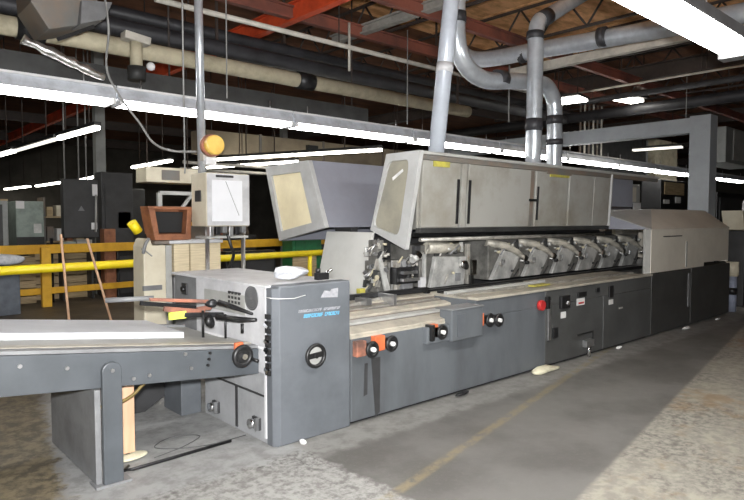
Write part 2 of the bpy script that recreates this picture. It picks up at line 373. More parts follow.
# guide bars over the conveyor's end
gb = thing('guide_bar', 'black rod guide with rust orange clamp and lime tag over the conveyor', 'guide bar', (2.0, 4.3, .72))
MB().cyl((1.47, 4.45, 1.03), (1.78, 4.35, 1.03), .018, 12).build('tube', 'mid_grey', gb)
MB().prism([(1.74, 4.33, 1.035), (2.20, 4.29, .985), (2.235, 4.29, .94), (2.20, 4.29, .905), (2.1, 4.30, .915), (2.1, 4.3, .935), (2.185, 4.29, .94), (2.17, 4.29, .962), (1.75, 4.33, 1.01)], (0, .03, 0)).build('clamp_bar', 'rust_orange', gb, .003)
MB().bar((1.70, 4.40, .995), (2.12, 4.38, .925), .03, .03).build('rail', 'black_metal', gb)
MB().bar((1.82, 4.27, .955), (2.14, 4.27, .90), .02, .035).build('rail', 'rust_orange', gb)
MB().box(1.855, 1.985, 4.255, 4.275, .87, .925).build('tag', 'lime', gb)
MB().bar((1.97, 4.27, .895), (2.28, 4.24, .868), .035, .036).build('bar', 'black_metal', gb, .006)
MB().blob((2.19, 4.25, .965), (.05, .04, .032), 3).build('clamp_head', 'black_metal', gb)
MB().blob((2.16, 4.22, .83), (.04, .04, .05), 5).build('clamp_screw', 'black', gb)
MB().cyl((2.10, 4.22, .707), (2.10, 4.22, .92), .010, 10).build('stand', 'black_metal', gb)
gb2 = thing('guide_bar', 'long black tapered arm reaching to the front housing edge', 'guide bar', (2.25, 4.1, .72))
MB().tube([(2.18, 4.12, .985), (2.24, 4.0, .955), (2.275, 3.80, .925)], [.022, .018, .010], 10).build('arm', 'black_metal', gb2)
MB().tube([(2.17, 4.13, .875), (2.24, 3.92, .872), (2.28, 3.76, .885)], [.022, .022, .014], 10).build('arm', 'black', gb2)
MB().cyl((2.26, 3.92, .84), (2.26, 3.92, .77), .012, 8).build('peg', 'black', gb2)
MB().cyl((2.20, 4.06, .722), (2.20, 4.06, .90), .009, 8).build('stand', 'black_metal', gb2)

# wooden prop, foam pad, hose, rod
wp = thing('wooden_prop', 'pale pinkish lumber prop standing under the feeder conveyor', 'post', (1.46, 4.07, .035))
MB().box(1.42, 1.505, 4.03, 4.09, .05, .57).build('post', 'wood', wp, .003)
MB().box(1.45, 1.475, 4.05, 4.075, .035, .05).build('pin', 'black_metal', wp)
tag(MB().blob((1.475, 4.05, .02), (.12, .07, .018), 8, .1).build('foam_pad', 'foam'), 'cream foam pad under the wooden prop on the floor', 'pad')
tag(MB().tube(sm([(1.24, 3.93, .43), (1.33, 3.93, .42), (1.45, 3.93, .46), (1.54, 3.93, .53), (1.62, 3.93, .565)]), .011, 8).build('hose', 'cable_yellow'), 'dirty yellow hose drooping below the conveyor', 'hose')
tag(MB().tube([(1.42, 3.93, .005), (1.37, 3.86, .012), (1.42, 3.84, .012), (2.13, 3.87, .012)], .011, 8).build('bent_rod', 'black_metal'), 'thin bent black steel rod lying on the floor below the conveyor', 'rod')
tag(MB().tube(sm([(1.60, 3.95, .004), (1.85, 4.02, .004), (2.02, 4.14, .004), (1.86, 4.25, .004), (1.68, 4.14, .004), (1.80, 4.0, .004), (2.0, 3.92, .004), (2.28, 3.92, .004)]), .0035, 6).build('string_loop', 'rubber'), 'thin dark cord looping on the floor beside the bent rod', 'cord')
sf = thing('support_block', 'dark blue grey steel foot block under the conveyor end', 'block', (2.1, 4.9, 0))
MB().box(2.12, 2.295, 4.66, 5.0, 0, .42).build('body', 'blue_grey', sf, .006)
MB().prism([(1.78, 4.98, .0), (1.95, 4.98, 0), (2.12, 4.98, .1), (2.12, 4.98, .42), (1.78, 4.98, .42)], (0, .3, 0)).build('gusset', 'dark_grey', sf, .004)

# ------------------------------------------------------------------ front housing
hs = thing('front_housing', 'tall blue grey machine end housing with small handwheel and blue lettering', 'machine housing', (2.6, 4.3, 0))
MB().box(2.335, 2.985, 3.55, 3.66, .0, 1.14).build('front_slab', 'blue_grey', hs, .012)
MB().prism([(2.335, 3.552, 1.13), (2.335, 3.66, 1.13), (2.30, 3.66, 1.12), (2.30, 3.60, 1.12), (2.335, 3.552, 0)][:0] or [(2.302, 3.59, 0), (2.336, 3.552, 0), (2.336, 3.66, 0), (2.302, 3.66, 0)], (0, 0, 1.122)).build('corner_post', 'blue_grey', hs, .004)
MB().box(2.31, 2.97, 3.663, 4.62, .0, .50).build('lower_side', 'side_grey', hs, .004)
MB().box(2.31, 2.97, 3.663, 4.76, .50, 1.115).build('upper_side', 'light_grey', hs, .006)
MB().box(2.33, 2.97, 4.76, 5.22, .45, 1.115).build('rear_side', 'mid_grey', hs, .006)
MB().box(2.30, 2.985, 3.663, 5.24, 1.115, 1.135).build('top_plate', 'light_grey', hs, .004)
MB().box(2.296, 2.31, 3.665, 3.685, .04, 1.11).build('edge_trim', 'light_grey', hs)
MB().box(2.302, 2.312, 3.95, 4.6, .89, 1.04).build('inset_panel', 'pale_grey', hs, .003)
MB().box(2.303, 2.312, 3.70, 4.60, .675, .69).build('ledge', 'white', hs)
MB().box(2.305, 2.312, 3.70, 4.55, .33, .345).build('seam', 'dark_grey', hs)
MB().box(2.302, 2.312, 4.08, 4.11, .02, .34).build('seam', 'dark_grey', hs)
for k in range(10):                                       # round grille
    pass
gr = MB()
for k in range(5): gr.torus((2.303, 3.86, 1.03), (1, 0, 0), .018 + .017 * k, .004, 20, 6)
gr.build('round_grille', 'black', hs)
gq = MB()
for i in range(4):
    for j in range(3): gq.box(2.300, 2.312, 4.02 + i * .05, 4.05 + i * .05, .965 + j * .035, .985 + j * .035)
gq.build('square_vent', 'dark_grey', hs)
MB().cyl((2.312, 3.86, 1.03), (2.302, 3.86, 1.03), .09, 24).build('grille_plate', 'mid_grey', hs)
sw = MB().box(2.318, 2.332, 4.96, 5.06, .95, 1.05).build('switch_plate', 'dark_grey', hs, .003)
MB().cyl((2.33, 5.0, 1.0), (2.29, 5.0, 1.0), .022, 12).build('switch_knob', 'black', sw)
st = MB()
for k in range(9): st.box(2.285, 2.305, 3.60, 3.655, .505 + k * .05, .54 + k * .05)
st.build('toothed_strip', 'black', hs, .003)
for z in (.54, .68, .74, .86): MB().obox((2.288, 3.635, z), (.02, .05, .025), (.4, 0, 0)).build('latch', 'chrome', hs)
for y, z in ((4.417, .1), (3.80, .12)):
    k = MB().box(2.29, 2.312, y - .05, y + .05, z - .045, z + .045).build('levelling_bracket', 'dark_grey', hs, .004)
    MB().cyl((2.30, y + .02, z), (2.25, y + .02, z), .035, 14).build('levelling_screw', 'chrome', k)
    MB().box(2.262, 2.30, y - .045, y - .03, z - .04, z + .05).build('lug', 'steel', k)
wl = MB().torus((2.629, 3.515, .614), (0, 1, 0), .078, .014).build('handwheel', 'black', hs)
MB().cyl((2.629, 3.55, .614), (2.629, 3.535, .614), .072, 26).build('dial', 'pale_grey', wl)
MB().obox((2.629, 3.517, .617), (.15, .016, .036), (0, -.05, 0)).build('spoke', 'black', wl)
MB().cyl((2.629, 3.55, .614), (2.629, 3.50, .614), .018, 12).build('hub', 'black', wl)
# the lettering is illegible in the picture: two slanted runs of letter-sized marks
def letters(x0, x1, z0, z1, h, n, seed):
    r = random.Random(seed); mb = MB(); d = (x1 - x0) / n
    for i in range(n):
        if i == n * 5 // 9: continue
        a = x0 + i * d; z = z0 + (z1 - z0) * i / n; w = d * .74
        kind = r.randint(0, 3)
        def st(u0, u1, v0, v1):
            mb.prism([(a + w * u0 + .25 * h * v0, 3.549, z + h * v0), (a + w * u1 + .25 * h * v0, 3.549, z + h * v0), (a + w * u1 + .25 * h * v1, 3.549, z + h * v1), (a + w * u0 + .25 * h * v1, 3.549, z + h * v1)], (0, -.002, 0))
        st(0, .3, 0, 1)
        if kind in (0, 2): st(.7, 1, 0, 1)
        if kind in (0, 1, 3): st(.3, .7 if kind == 0 else 1, .78, 1)
        if kind in (1, 2): st(.3, .7 if kind == 2 else 1, 0, .24)
        if kind == 3: st(.3, .9, .4, .6)
    return mb
letters(2.50, 2.885, .936, .930, .020, 22, 2).build('grey_lettering', 'grey_ink', hs)['label'] = 'pale grey illegible lettering line'
letters(2.545, 2.875, .895, .888, .026, 19, 5).build('blue_lettering', 'blue_ink', hs)['label'] = 'sky blue illegible lettering line'
MB().prism([(2.70, 3.549, 1.03), (2.86, 3.549, 1.02), (2.865, 3.549, 1.09), (2.80, 3.549, 1.085), (2.79, 3.549, 1.07), (2.735, 3.549, 1.08)], (0, -.0015, 0)).build('torn_sticker', 'grey_ink', hs)
tag(MB().tube([(2.28, 3.62, 1.06), (2.287, 3.57, 1.058), (2.325, 3.536, 1.055), (2.46, 3.541, 1.045), (2.56, 3.545, 1.06)], .003, 6).build('thin_wire', 'paper'), 'thin white wire hanging across the housing corner', 'wire')
tag(MB().blob((2.60, 3.80, 1.20), (.17, .10, .055), 11, .5).build('plastic_bag', 'plastic_bag'), 'crumpled white plastic bag lying on top of the front housing', 'bag')
gd = thing('small_clamp', 'small black and chrome clamp on the housing top beside the bag', 'clamp', (2.88, 3.76, 1.136))
MB().box(2.82, 2.93, 3.74, 3.79, 1.136, 1.19).build('base', 'black_metal', gd, .003)
MB().cyl((2.84, 3.765, 1.19), (2.84, 3.765, 1.225), .02, 12).build('screw', 'black', gd)
MB().cyl((2.91, 3.765, 1.18), (2.95, 3.73, 1.215), .012, 8).build('handle', 'chrome', gd)

# ------------------------------------------------------------------ long machine base
mb_ = thing('binding_machine_base', 'long dark grey base of the bindery machine with knobs along its front', 'machine', (5.6, 4.3, 0))
MB().box(2.99, 5.72, 3.55, 5.15, .03, .68).build('front_panel', 'body_grey', mb_, .006)
MB().box(5.726, 7.0, 3.552, 5.15, .03, .68).build('front_panel', 'body_falloff', mb_, .006)
MB().box(7.006, 8.34, 3.55, 5.15, .03, .68).build('front_panel', 'body_falloff', mb_, .006)
MB().box(4.53, 5.72, 3.553, 4.3, .68, .842).build('upper_panel', 'body_grey', mb_, .006)
MB().box(5.726, 8.34, 3.553, 4.3, .68, .842).build('upper_panel', 'body_falloff', mb_, .006)
MB().box(3.02, 8.3, 3.60, 5.1, 0, .03).build('plinth', 'black_metal', mb_)
# sloping worn table with long rails
MB().prism([(2.992, 3.55, .68), (2.992, 3.55, .70), (2.992, 4.25, .86), (2.992, 4.25, .68)], (1.54, 0, 0)).build('infeed_table', 'table_cream', mb_)
ty_ = lambda y: .70 + (y - 3.55) * .16 / .70
for ya, yb, h, m in ((3.555, 3.69, .018, 'table_cream'), (3.74, 3.80, .02, 'pale_grey'), (3.86, 3.95, .022, 'table_cream'), (4.0, 4.03, .02, 'dull_steel'), (4.08, 4.13, .03, 'table_cream')):
    MB().prism([(2.992, ya, ty_(ya) + .001), (2.992, yb, ty_(yb) + .001), (2.992, yb, ty_(yb) + h), (2.992, ya, ty_(ya) + h)], (1.54, 0, 0)).build('table_rail', m, mb_, .003)
for ya, yb, h in ((3.70, .0, .012), (3.81, 0, .014), (3.965, 0, .02), (4.05, 0, .024)):
    MB().bar((2.995, ya, ty_(ya) + h), (4.5, ya, ty_(ya) + h), .018, .012).build('table_groove', 'hopper', mb_)
MB().bar((3.35, 4.20, .90), (4.5, 4.16, .90), .05, .05).build('table_bar', 'black_metal', mb_, .006)
MB().bar((3.1, 4.02, .835), (3.9, 4.14, .875), .025, .025).build('table_bar', 'dull_steel', mb_)
MB().box(3.55, 3.62, 4.0, 4.16, .84, .90).build('table_clip', 'steel', mb_, .004)
MB().box(3.84, 3.88, 3.95, 4.2, .82, .92).build('table_clip', 'steel', mb_, .004)
MB().box(4.54, 8.34, 3.535, 3.66, .842, .868).build('table_lip', 'table_cream', mb_, .004)
MB().prism([(4.54, 3.66, .85), (4.54, 4.14, .875), (4.54, 4.14, .84), (4.54, 3.66, .83)], (3.8, 0, 0)).build('table_deck', 'table_cream', mb_)
MB().box(4.54, 8.34, 3.80, 3.83, .858, .880).build('table_rail', 'dull_steel', mb_)
MB().box(4.54, 6.3, 3.92, 3.96, .865, .895).build('table_rail', 'pale_grey', mb_)
MB().box(4.54, 6.0, 4.02, 4.05, .870, .892).build('table_groove', 'black_metal', mb_)
MB().box(4.56, 9.6, 4.145, 4.20, .84, .895).build('chain_channel', 'black_metal', mb_)
MB().box(5.75, 6.05, 3.70, 3.79, .868, .885).build('yellow_block', 'dirty_yellow', mb_)
# machine core behind the stations
MB().box(4.42, 9.70, 4.80, 5.15, .68, 1.41).build('core', 'dark_grey', mb_)
MB().box(4.42, 8.25, 4.26, 4.6, 1.43, 1.462).build('upper_rail', 'black_metal', mb_, .006)
MB().cyl((4.45, 4.2, 1.40), (8.25, 4.2, 1.40), .022, 12).build('drive_shaft', 'dull_steel', mb_)
# control box jutting out
cb = MB().box(4.09, 4.535, 3.47, 3.62, .52, .80).build('control_box', 'body_grey', mb_, .012)
MB().box(4.08, 4.54, 3.462, 3.66, .80, .812).build('box_lid', 'mid_grey', cb, .003)
MB().box(3.80, 4.09, 3.50, 3.56, .53, .68).build('side_bracket', 'body_grey', mb_, .01)
MB().box(4.16, 4.27, 3.464, 3.472, .56, .76).build('box_plate', 'blue_grey', cb)
def knob(x, z, orange=None, parent=mb_, yf=3.55, r=.05):
    k = MB().torus((x, yf - .06, z), (0, 1, 0), r, .017, 22, 8).build('hand_knob', 'black', parent)
    MB().cyl((x, yf + .0, z), (x, yf - .055, z), r * .86, 18).build('disc', 'black', k)
    MB().cyl((x, yf - .05, z), (x, yf - .085, z), .019, 12).build('hub', 'paper', k)
    if orange:
        x0, w, m = orange
        MB().box(x + x0, x + x0 + w, yf - .05, yf + .01, z - .045, z + .075).build('counter', m, parent, .006)
knob(3.16, .588, (-.15, .10, 'rust_orange'))
knob(3.37, .605, (-.17, .11, 'orange'))
knob(3.985, .622, (-.125, .085, 'orange'))
MB().box(3.83, 3.87, 3.47, 3.56, .56, .70).build('counter', 'black', mb_, .004)
knob(4.665, .652, (-.18, .10, 'orange'), yf=3.545)
knob(4.81, .636)
MB().cyl((5.60, 3.55, .70), (5.60, 3.50, .70), .055, 20).build('emergency_button', 'red', mb_, .008)
MB().box(5.70, 5.755, 3.51, 3.552, .65, .78).build('switch', 'black', mb_, .004)
MB().box(5.755, 5.80, 3.53, 3.552, .30, .74).build('hinge_strip', 'steel', mb_, .003)
MB().box(5.86, 5.95, 3.53, 3.552, .31, .42).build('latch', 'black', mb_, .004)
swb = MB().box(5.99, 6.17, 3.515, 3.552, .62, .76).build('switch_box', 'black', mb_, .006)
MB().cyl((6.11, 3.52, .68), (6.11, 3.50, .68), .025, 12).build('switch_face', 'steel', swb)
MB().box(6.03, 6.13, 3.546, 3.552, .51, .58).build('white_label', 'paper', mb_)
MB().box(6.37, 6.54, 3.546, 3.552, .62, .70).build('pink_label', 'paper', mb_)
MB().box(6.40, 6.52, 3.544, 3.548, .635, .655).build('label_stripe', 'red', mb_)
MB().box(6.37, 6.56, 3.53, 3.552, .72, .77).build('handle_slot', 'black', mb_, .003)
MB().box(6.80, 6.88, 3.535, 3.552, .74, .79).build('handle_slot', 'black', mb_, .003)
MB().box(7.12, 7.23, 3.535, 3.552, .65, .79).build('handle_slot', 'black', mb_, .003)
MB().box(7.13, 7.24, 3.546, 3.552, .56, .62).build('white_label', 'paper', mb_)
MB().box(7.4, 7.5, 3.546, 3.552, .48, .50).build('white_label', 'pale_grey', mb_)
jk = MB().box(6.52, 6.70, 3.50, 3.56, .12, .20).build('levelling_bracket', 'steel', mb_, .004)
MB().cyl((6.61, 3.52, .0), (6.61, 3.52, .13), .02, 10).build('levelling_screw', 'chrome', jk)
MB().box(6.40, 6.75, 3.545, 3.552, .27, .285).build('seam', 'black', mb_)
MB().box(6.747, 6.76, 3.545, 3.552, .1, .285).build('seam', 'black', mb_)
MB().prism([(3.20, 3.549, .50), (3.30, 3.549, .50), (3.295, 3.549, .05), (3.245, 3.549, .02)], (0, -.001, 0)).build('oil_stain', 'dark_grey', mb_)
MB().prism([(3.13, 3.549, .47), (3.165, 3.549, .47), (3.16, 3.549, .22), (3.12, 3.549, .21)], (0, -.001, 0)).build('oil_stain', 'dark_grey', mb_)

# end cover sheet that closes the hood's end
tag(MB().prism([(4.30, 4.74, 1.47), (4.11, 4.74, .70), (4.10, 5.52, .70), (4.29, 5.52, 1.47)], (.03, 0, .0)).build('end_cover', 'cover_grey', None, .005), 'plain pale grey sloping cover sheet standing behind the front housing', 'cover')

# gripper stations along the chain
GR = 'gripper stations under the hood'
def clutter(parent, x0, x1, y0, y1, z0, z1, n, seed):
    """small brackets, rods and bolts that crowd the mechanism, each a part of its own"""
    r = random.Random(seed)
    for i in range(n):
        m = r.choice(['dull_steel', 'dull_steel', 'silver_plate', 'mid_grey', 'tray_dark', 'steel', 'insul'])
        sx, sy, sz = r.uniform(.02, .07), r.uniform(.02, .06), r.uniform(.02, .07)
        x, y, z = r.uniform(x0 + .03, x1 - .03), r.uniform(y0, y1), r.uniform(z0 + .03, z1 - .03)
        if i % 3 == 0: MB().obox((x, y, z), (sx, sy * .6, sz * 1.6), (0, r.uniform(-.6, .6), 0)).build('bracket', m, parent, .003)
        elif i % 3 == 1: MB().cyl((x, y, z), (x + r.uniform(-.02, .02), y - .02 - sy * .4, z), sx * .34, 10).build('bolt', m, parent)
        else: MB().cyl((x - .05, y, z - .06), (x + r.uniform(-.02, .10), y - .01, z + r.uniform(.0, .08)), .009, 6).build('link_rod', m, parent)
def station(x0, first):
    g = thing('gripper_station', 'silver slanted gripper station, first from the hood window end', 'gripper station', (x0, 4.45, .84), GR)
    MB().box(x0 - .30, x0 + .30, 4.32, 4.76, .90, 1.37).build('body', 'works_grey', g, .01)
    MB().prism([(x0 - .34, 4.24, .91), (x0 + .02, 4.24, .91), (x0 + .25, 4.24, 1.19), (x0 - .10, 4.24, 1.24)], (0, .05, 0)).build('slanted_plate', 'silver_plate', g, .006)
    MB().prism([(x0 + .03, 4.27, .91), (x0 + .24, 4.27, .91), (x0 + .30, 4.27, 1.15), (x0 + .22, 4.27, 1.15)], (0, .04, 0)).build('wedge_plate', 'works_grey', g, .004)
    MB().tube([(x0 - .30, 4.36, 1.34), (x0 - .06, 4.27, 1.30), (x0 + .14, 4.23, 1.22), (x0 + .23, 4.21, 1.16)], [.045, .045, .035, .025], 10).build('cream_arm', 'arm_metal', g)
    MB().obox((x0 + .24, 4.19, 1.13), (.07, .06, .09), (0, .5, 0)).build('hinge', 'chrome', g, .006)
    MB().cyl((x0 + .24, 4.17, 1.09), (x0 + .24, 4.13, 1.09), .022, 10).build('hinge_pin', 'black', g)
    clutter(g, x0 - .30, x0 + .30, 4.24, 4.31, 1.18, 1.37, 15, 40)
    clutter(g, x0 - .25, x0 + .22, 4.20, 4.235, .93, 1.2, 5, 42)
    return g
xs = [6.03, 6.67, 7.31, 7.95, 8.59, 9.23]
s0 = station(xs[0], True); s0['label'] = 'silver gripper station with cream arm, third from the hood window end'
for i, x in enumerate(xs[1:]):
    dup(s0, (x, 4.45, .84), 'silver gripper station with cream arm, %s from the hood window end' % ORD[i + 3])
def big_station(x0, label):
    g = thing('gripper_station', label, 'gripper station', (x0, 4.45, .84), GR)
    MB().box(x0 - .36, x0 + .36, 4.32, 4.76, .90, 1.34).build('body', 'works_grey', g, .01)
    clutter(g, x0 - .34, x0 + .40, 4.22, 4.31, 1.18, 1.37, 16, 51)
    clutter(g, x0 - .28, x0 + .2, 4.19, 4.22, .93, 1.2, 4, 52)
    MB().prism([(x0 - .30, 4.22, .90), (x0 + .24, 4.22, .90), (x0 + .28, 4.22, 1.20), (x0 - .22, 4.22, 1.22)], (0, .05, 0)).build('front_plate', 'silver_plate', g, .006)
    MB().cyl((x0 + .19, 4.23, 1.12), (x0 + .19, 4.16, 1.12), .045, 16).build('port_ring', 'chrome', g)
    MB().cyl((x0 + .20, 4.17, 1.10), (x0 + .20, 4.15, 1.10), .035, 16).build('port', 'black', g)
    MB().tube([(x0 - .28, 4.30, 1.31), (x0 + .25, 4.28, 1.30)], .06, 12).build('cream_arm', 'arm_metal', g)
    MB().box(x0 + .28, x0 + .33, 4.205, 4.25, .90, 1.34).build('post', 'dull_steel', g, .004)
    MB().box(x0 + .36, x0 + .44, 4.2, 4.25, 1.0, 1.16).build('chrome_lug', 'chrome', g, .006)
    MB().box(x0 + .30, x0 + .345, 4.17, 4.20, .90, 1.0).build('clip', 'black', g)
    return g
big_station(4.93, 'wide silver gripper plate with round black port, second from the hood window end')
g = thing('gripper_station', 'tangled steel clamp unit right beneath the hood window', 'gripper station', (4.3, 4.5, .84), GR)
MB().box(4.18, 4.54, 4.37, 4.74, .70, 1.18).build('body', 'works_grey', g, .01)
clutter(g, 4.20, 4.54, 4.24, 4.35, .92, 1.30, 26, 61)
MB().prism([(4.20, 4.345, .90), (4.30, 4.345, .90), (4.26, 4.345, 1.14), (4.20, 4.345, 1.20)], (0, .02, 0)).build('slanted_plate', 'silver_plate', g, .004)

MB().box(4.18, 4.50, 4.26, 4.36, .96, 1.13).build('clamp_block', 'black_metal', g, .008)
MB().box(4.22, 4.46, 4.2, 4.26, .99, 1.02).build('clamp_jaw', 'steel', g, .004)
MB().box(4.24, 4.44, 4.22, 4.27, 1.06, 1.09).build('clamp_jaw', 'steel', g, .004)
MB().box(4.28, 4.42, 4.27, 4.36, .875, .98).build('tongue', 'mid_grey', g, .006)
MB().box(4.19, 4.23, 4.27, 4.33, .90, 1.2).build('post', 'dull_steel', g, .004)
MB().box(4.46, 4.53, 4.19, 4.24, .90, 1.02).build('white_block', 'light_grey', g, .006)
MB().box(4.52, 4.545, 4.2, 4.24, .95, 1.25).build('post', 'silver_plate', g, .003)
MB().cyl((4.36, 4.22, 1.2), (4.54, 4.26, 1.25), .035, 12).build('roller', 'silver_plate', g)
MB().obox((4.42, 4.2, 1.25), (.07, .05, .06), (0, .6, 0)).build('chrome_lug', 'chrome', g, .005)
MB().box(4.46, 4.54, 4.27, 4.33, 1.24, 1.34).build('cap', 'dark_grey', g, .01)
g = thing('gear_box', 'dull grey crowded gear unit between cover sheet and hood window', 'gear box', (4.15, 4.6, .70))
MB().box(4.07, 4.16, 4.42, 4.56, .875, 1.40).build('body', 'works_grey', g, .01)
clutter(g, 3.99, 4.07, 4.42, 4.56, .90, 1.40, 24, 9)
clutter(g, 3.96, 4.16, 4.36, 4.42, .90, 1.40, 30, 5)
MB().prism([(4.03, 4.36, 1.22), (4.08, 4.36, 1.22), (4.17, 4.33, .90), (4.09, 4.33, .90)], (0, .02, 0)).build('slanted_guard', 'silver_plate', g, .003)
MB().box(3.86, 3.93, 4.44, 4.50, .875, .93).build('yellow_cap', 'dirty_yellow', g, .006)
MB().box(3.70, 4.16, 4.38, 4.56, .70, .87).build('base', 'black_metal', g, .006)

# ------------------------------------------------------------------ front hood (open, leaning)
hb = thing('front_hood', 'long pale grey hood with sliding doors and smoked end window over the machine', 'hood', (6.2, 4.3, 1.47))
def yl(z): return 4.06 + .05 * (2.274 - z) / .97
def hood_plate(x0, x1, pts, mbd=None):
    return MB().prism([(x0, y, z) for y, z in pts], (x1 - x0, 0, 0))
prof = [(4.05, 2.274), (4.25, 1.302), (4.77, 1.494), (4.525, 2.272)]
def frame_ring(x0, x1, outer, inner):
    mb = MB(); n = len(outer)
    vs = [(x0, *p) for p in outer] + [(x0, *p) for p in inner] + [(x1, *p) for p in outer] + [(x1, *p) for p in inner]
    fs = []
    for i in range(n):
        j = (i + 1) % n
        fs += [(i, j, n + j, n + i), (2 * n + i, 3 * n + i, 3 * n + j, 2 * n + j), (i, 2 * n + i, 2 * n + j, j), (n + i, n + j, 3 * n + j, 3 * n + i)]
    return mb.poly(vs, fs)
def inset(prof, k):
    cy = sum(p[0] for p in prof) / 4; cz = sum(p[1] for p in prof) / 4; return [(cy + (y - cy) * k, cz + (z - cz) * k) for y, z in prof]
inn = [(4.195, 2.195), (4.345, 1.435), (4.735, 1.535), (4.495, 2.195)]
def rounded(poly, k=.16, n=5):
    out = []; m = len(poly)
    for i in range(m):
        a, b, c = Vector(poly[i - 1]), Vector(poly[i]), Vector(poly[(i + 1) % m])
        p, q = b + (a - b) * k, b + (c - b) * k
        for j in range(n + 1):
            t = j / n; out.append(tuple(p * (1 - t) ** 2 + b * 2 * t * (1 - t) + q * t * t))
    return out
inn_r = rounded(inn); prof_r = rounded(prof, .015)
frame_ring(4.29, 4.34, prof_r, inn_r).build('end_frame', 'hood_frame', hb)
MB().prism([(4.315, *p) for p in inn_r], (.008, 0, 0)).build('end_window', 'window_grey', hb)
MB().prism([(4.308, 4.40, 2.10), (4.308, 4.44, 2.125), (4.308, 4.31, 2.155), (4.308, 4.29, 2.13)][:0] or [(4.312, 4.46, 2.03), (4.312, 4.45, 2.0), (4.312, 4.30, 2.085), (4.312, 4.31, 2.11)], (-.003, 0, 0)).build('window_label', 'paper', hb)
MB().prism([(4.34, yl(2.27), 2.274), (4.34, 4.525, 2.275), (4.34, 4.525, 2.243), (4.34, yl(2.24), 2.242)], (5.4, 0, 0)).build('top_sheet', 'pale_grey', hb, .004)
MB().box(8.42, 9.35, 4.30, 4.33, 1.80, 2.24).build('lilac_panel', 'hood_lilac', hb, .004)
MB().prism([(4.34, 4.535, 2.24), (4.34, 4.77, 1.494), (4.34, 4.74, 1.494), (4.34, 4.505, 2.24)], (3.88, 0, 0)).build('back_sheet', 'hood_door', hb)
def leaf(x0, x1, z0, z1, d0, d1):
    return MB().prism([(x0, yl(z0) + d0, z0), (x0, yl(z1) + d0, z1), (x0, yl(z1) + d1, z1), (x0, yl(z0) + d1, z0)], (x1 - x0, 0, 0))
leaf(4.34, 9.74, 2.19, 2.242, .02, .05).build('top_rail', 'hopper', hb, .004)
leaf(4.34, 8.2, 1.47, 1.52, .0, .06).build('bottom_rail', 'tray_dark', hb, .004)
leaf(4.34, 8.2, 1.52, 2.20, .045, .06).build('inner_sheet', 'hood_door', hb)
for k, (a, b2) in enumerate(((4.36, 4.91), (4.965, 5.03), (5.07, 6.22), (6.34, 7.06), (7.10, 7.72), (7.73, 8.17))):
    d = leaf(a, b2, 1.525, 2.185, .008 + .0 * k, .035).build('hood_door', 'hood_door', hb, .005)
    if k in (0, 2):
        e = b2 - .03 if k == 0 else a
        leaf(e, e + .03, 1.56, 2.02, -.006, .012).build('door_handle', 'black_metal', d, .003)
    if k == 3:
        leaf(a + .02, a + .05, 1.6, 2.0, -.006, .012).build('door_handle', 'black_metal', d, .003)
leaf(6.24, 6.31, 1.53, 2.18, .02, .04).build('door_post', 'hopper', hb)
leaf(6.20, 6.36, 1.82, 1.85, .0, .03).build('door_catch', 'black_metal', hb)
leaf(4.50, 4.74, 2.13, 2.185, -.006, .01).build('yellow_label', 'dirty_yellow', hb)
leaf(6.62, 7.05, 2.13, 2.16, -.008, .01).build('yellow_strip', 'dirty_yellow', hb)
leaf(6.55, 7.1, 2.16, 2.195, -.006, .01).build('brown_strip', 'hopper', hb)
MB().prism([(8.2, *p) for p in ((4.06, 2.235), (4.10, 1.50), (4.765, 1.50), (4.53, 2.235))], (.03, 0, 0)).build('end_plate', 'hood_frame', hb, .006)

# ------------------------------------------------------------------ rear hood (opens to the far side)
ha = thing('rear_hood', 'grey lilac hood with yellowed end window behind the control panel', 'hood', (5.5, 5.9, 1.4))
pa = [(6.356, 2.242), (5.477, 2.262), (5.175, 1.52), (6.064, 1.352)]
ia = [(6.23, 2.13), (5.63, 2.14), (5.42, 1.57), (6.02, 1.47)]
frame_ring(4.0, 4.06, pa, ia).build('end_frame', 'hood_frame', ha, .006)
MB().prism([(4.03, *p) for p in ia], (.008, 0, 0)).build('end_window', 'window_cream', ha)
MB().prism([(4.06, 5.477, 2.262), (4.06, 5.175, 1.52), (4.06, 5.22, 1.52), (4.06, 5.52, 2.262)], (7.4, 0, 0)).build('near_sheet', 'hood_lilac', ha, .003)
MB().prism([(4.06, 5.477, 2.262), (4.06, 6.356, 2.242), (4.06, 6.34, 2.21), (4.06, 5.5, 2.225)], (7.4, 0, 0)).build('top_sheet', 'hood_lilac', ha, .003)
MB().prism([(4.06, 6.356, 2.242), (4.06, 6.064, 1.352), (4.06, 6.02, 1.36), (4.06, 6.31, 2.24)], (7.4, 0, 0)).build('far_sheet', 'hood_lilac', ha, .003)
MB().box(4.4, 4.5, 5.22, 5.5, .05, 1.55).build('support_post', 'dark_grey', ha)
MB().box(8.6, 8.7, 5.22, 5.5, .05, 1.55).build('support_post', 'dark_grey', ha)

# ------------------------------------------------------------------ delivery end housing
eh = thing('delivery_housing', 'big beige topped dark based housing at the machine far end', 'machine housing', (9.9, 4.3, 0))
MB().box(8.345, 9.72, 3.55, 4.10, .03, .86).build('base', 'base_falloff', eh, .006)
MB().box(9.73, 11.41, 3.55, 5.1, .03, .875).build('base', 'base_falloff', eh, .006)
MB().box(8.40, 11.35, 3.62, 5.1, 0, .03).build('plinth', 'black_metal', eh)
MB().box(9.60, 9.66, 3.54, 3.552, .30, .80).build('seam_strip', 'mid_grey', eh)
MB().prism([(8.36, 3.575, .87), (10.3, 3.575, .87), (10.3, 3.575, .93), (11.39, 3.575, .93), (11.39, 3.575, 1.475), (8.36, 3.575, 1.475)], (0, .03, 0)).build('front_cover', 'beige', eh, .006)
MB().prism([(8.29, 3.63, .87), (8.37, 3.575, .87), (8.37, 3.575, 1.475), (8.29, 3.63, 1.475)], (.01, .03, 0)).build('corner_cover', 'pale_grey', eh, .003)
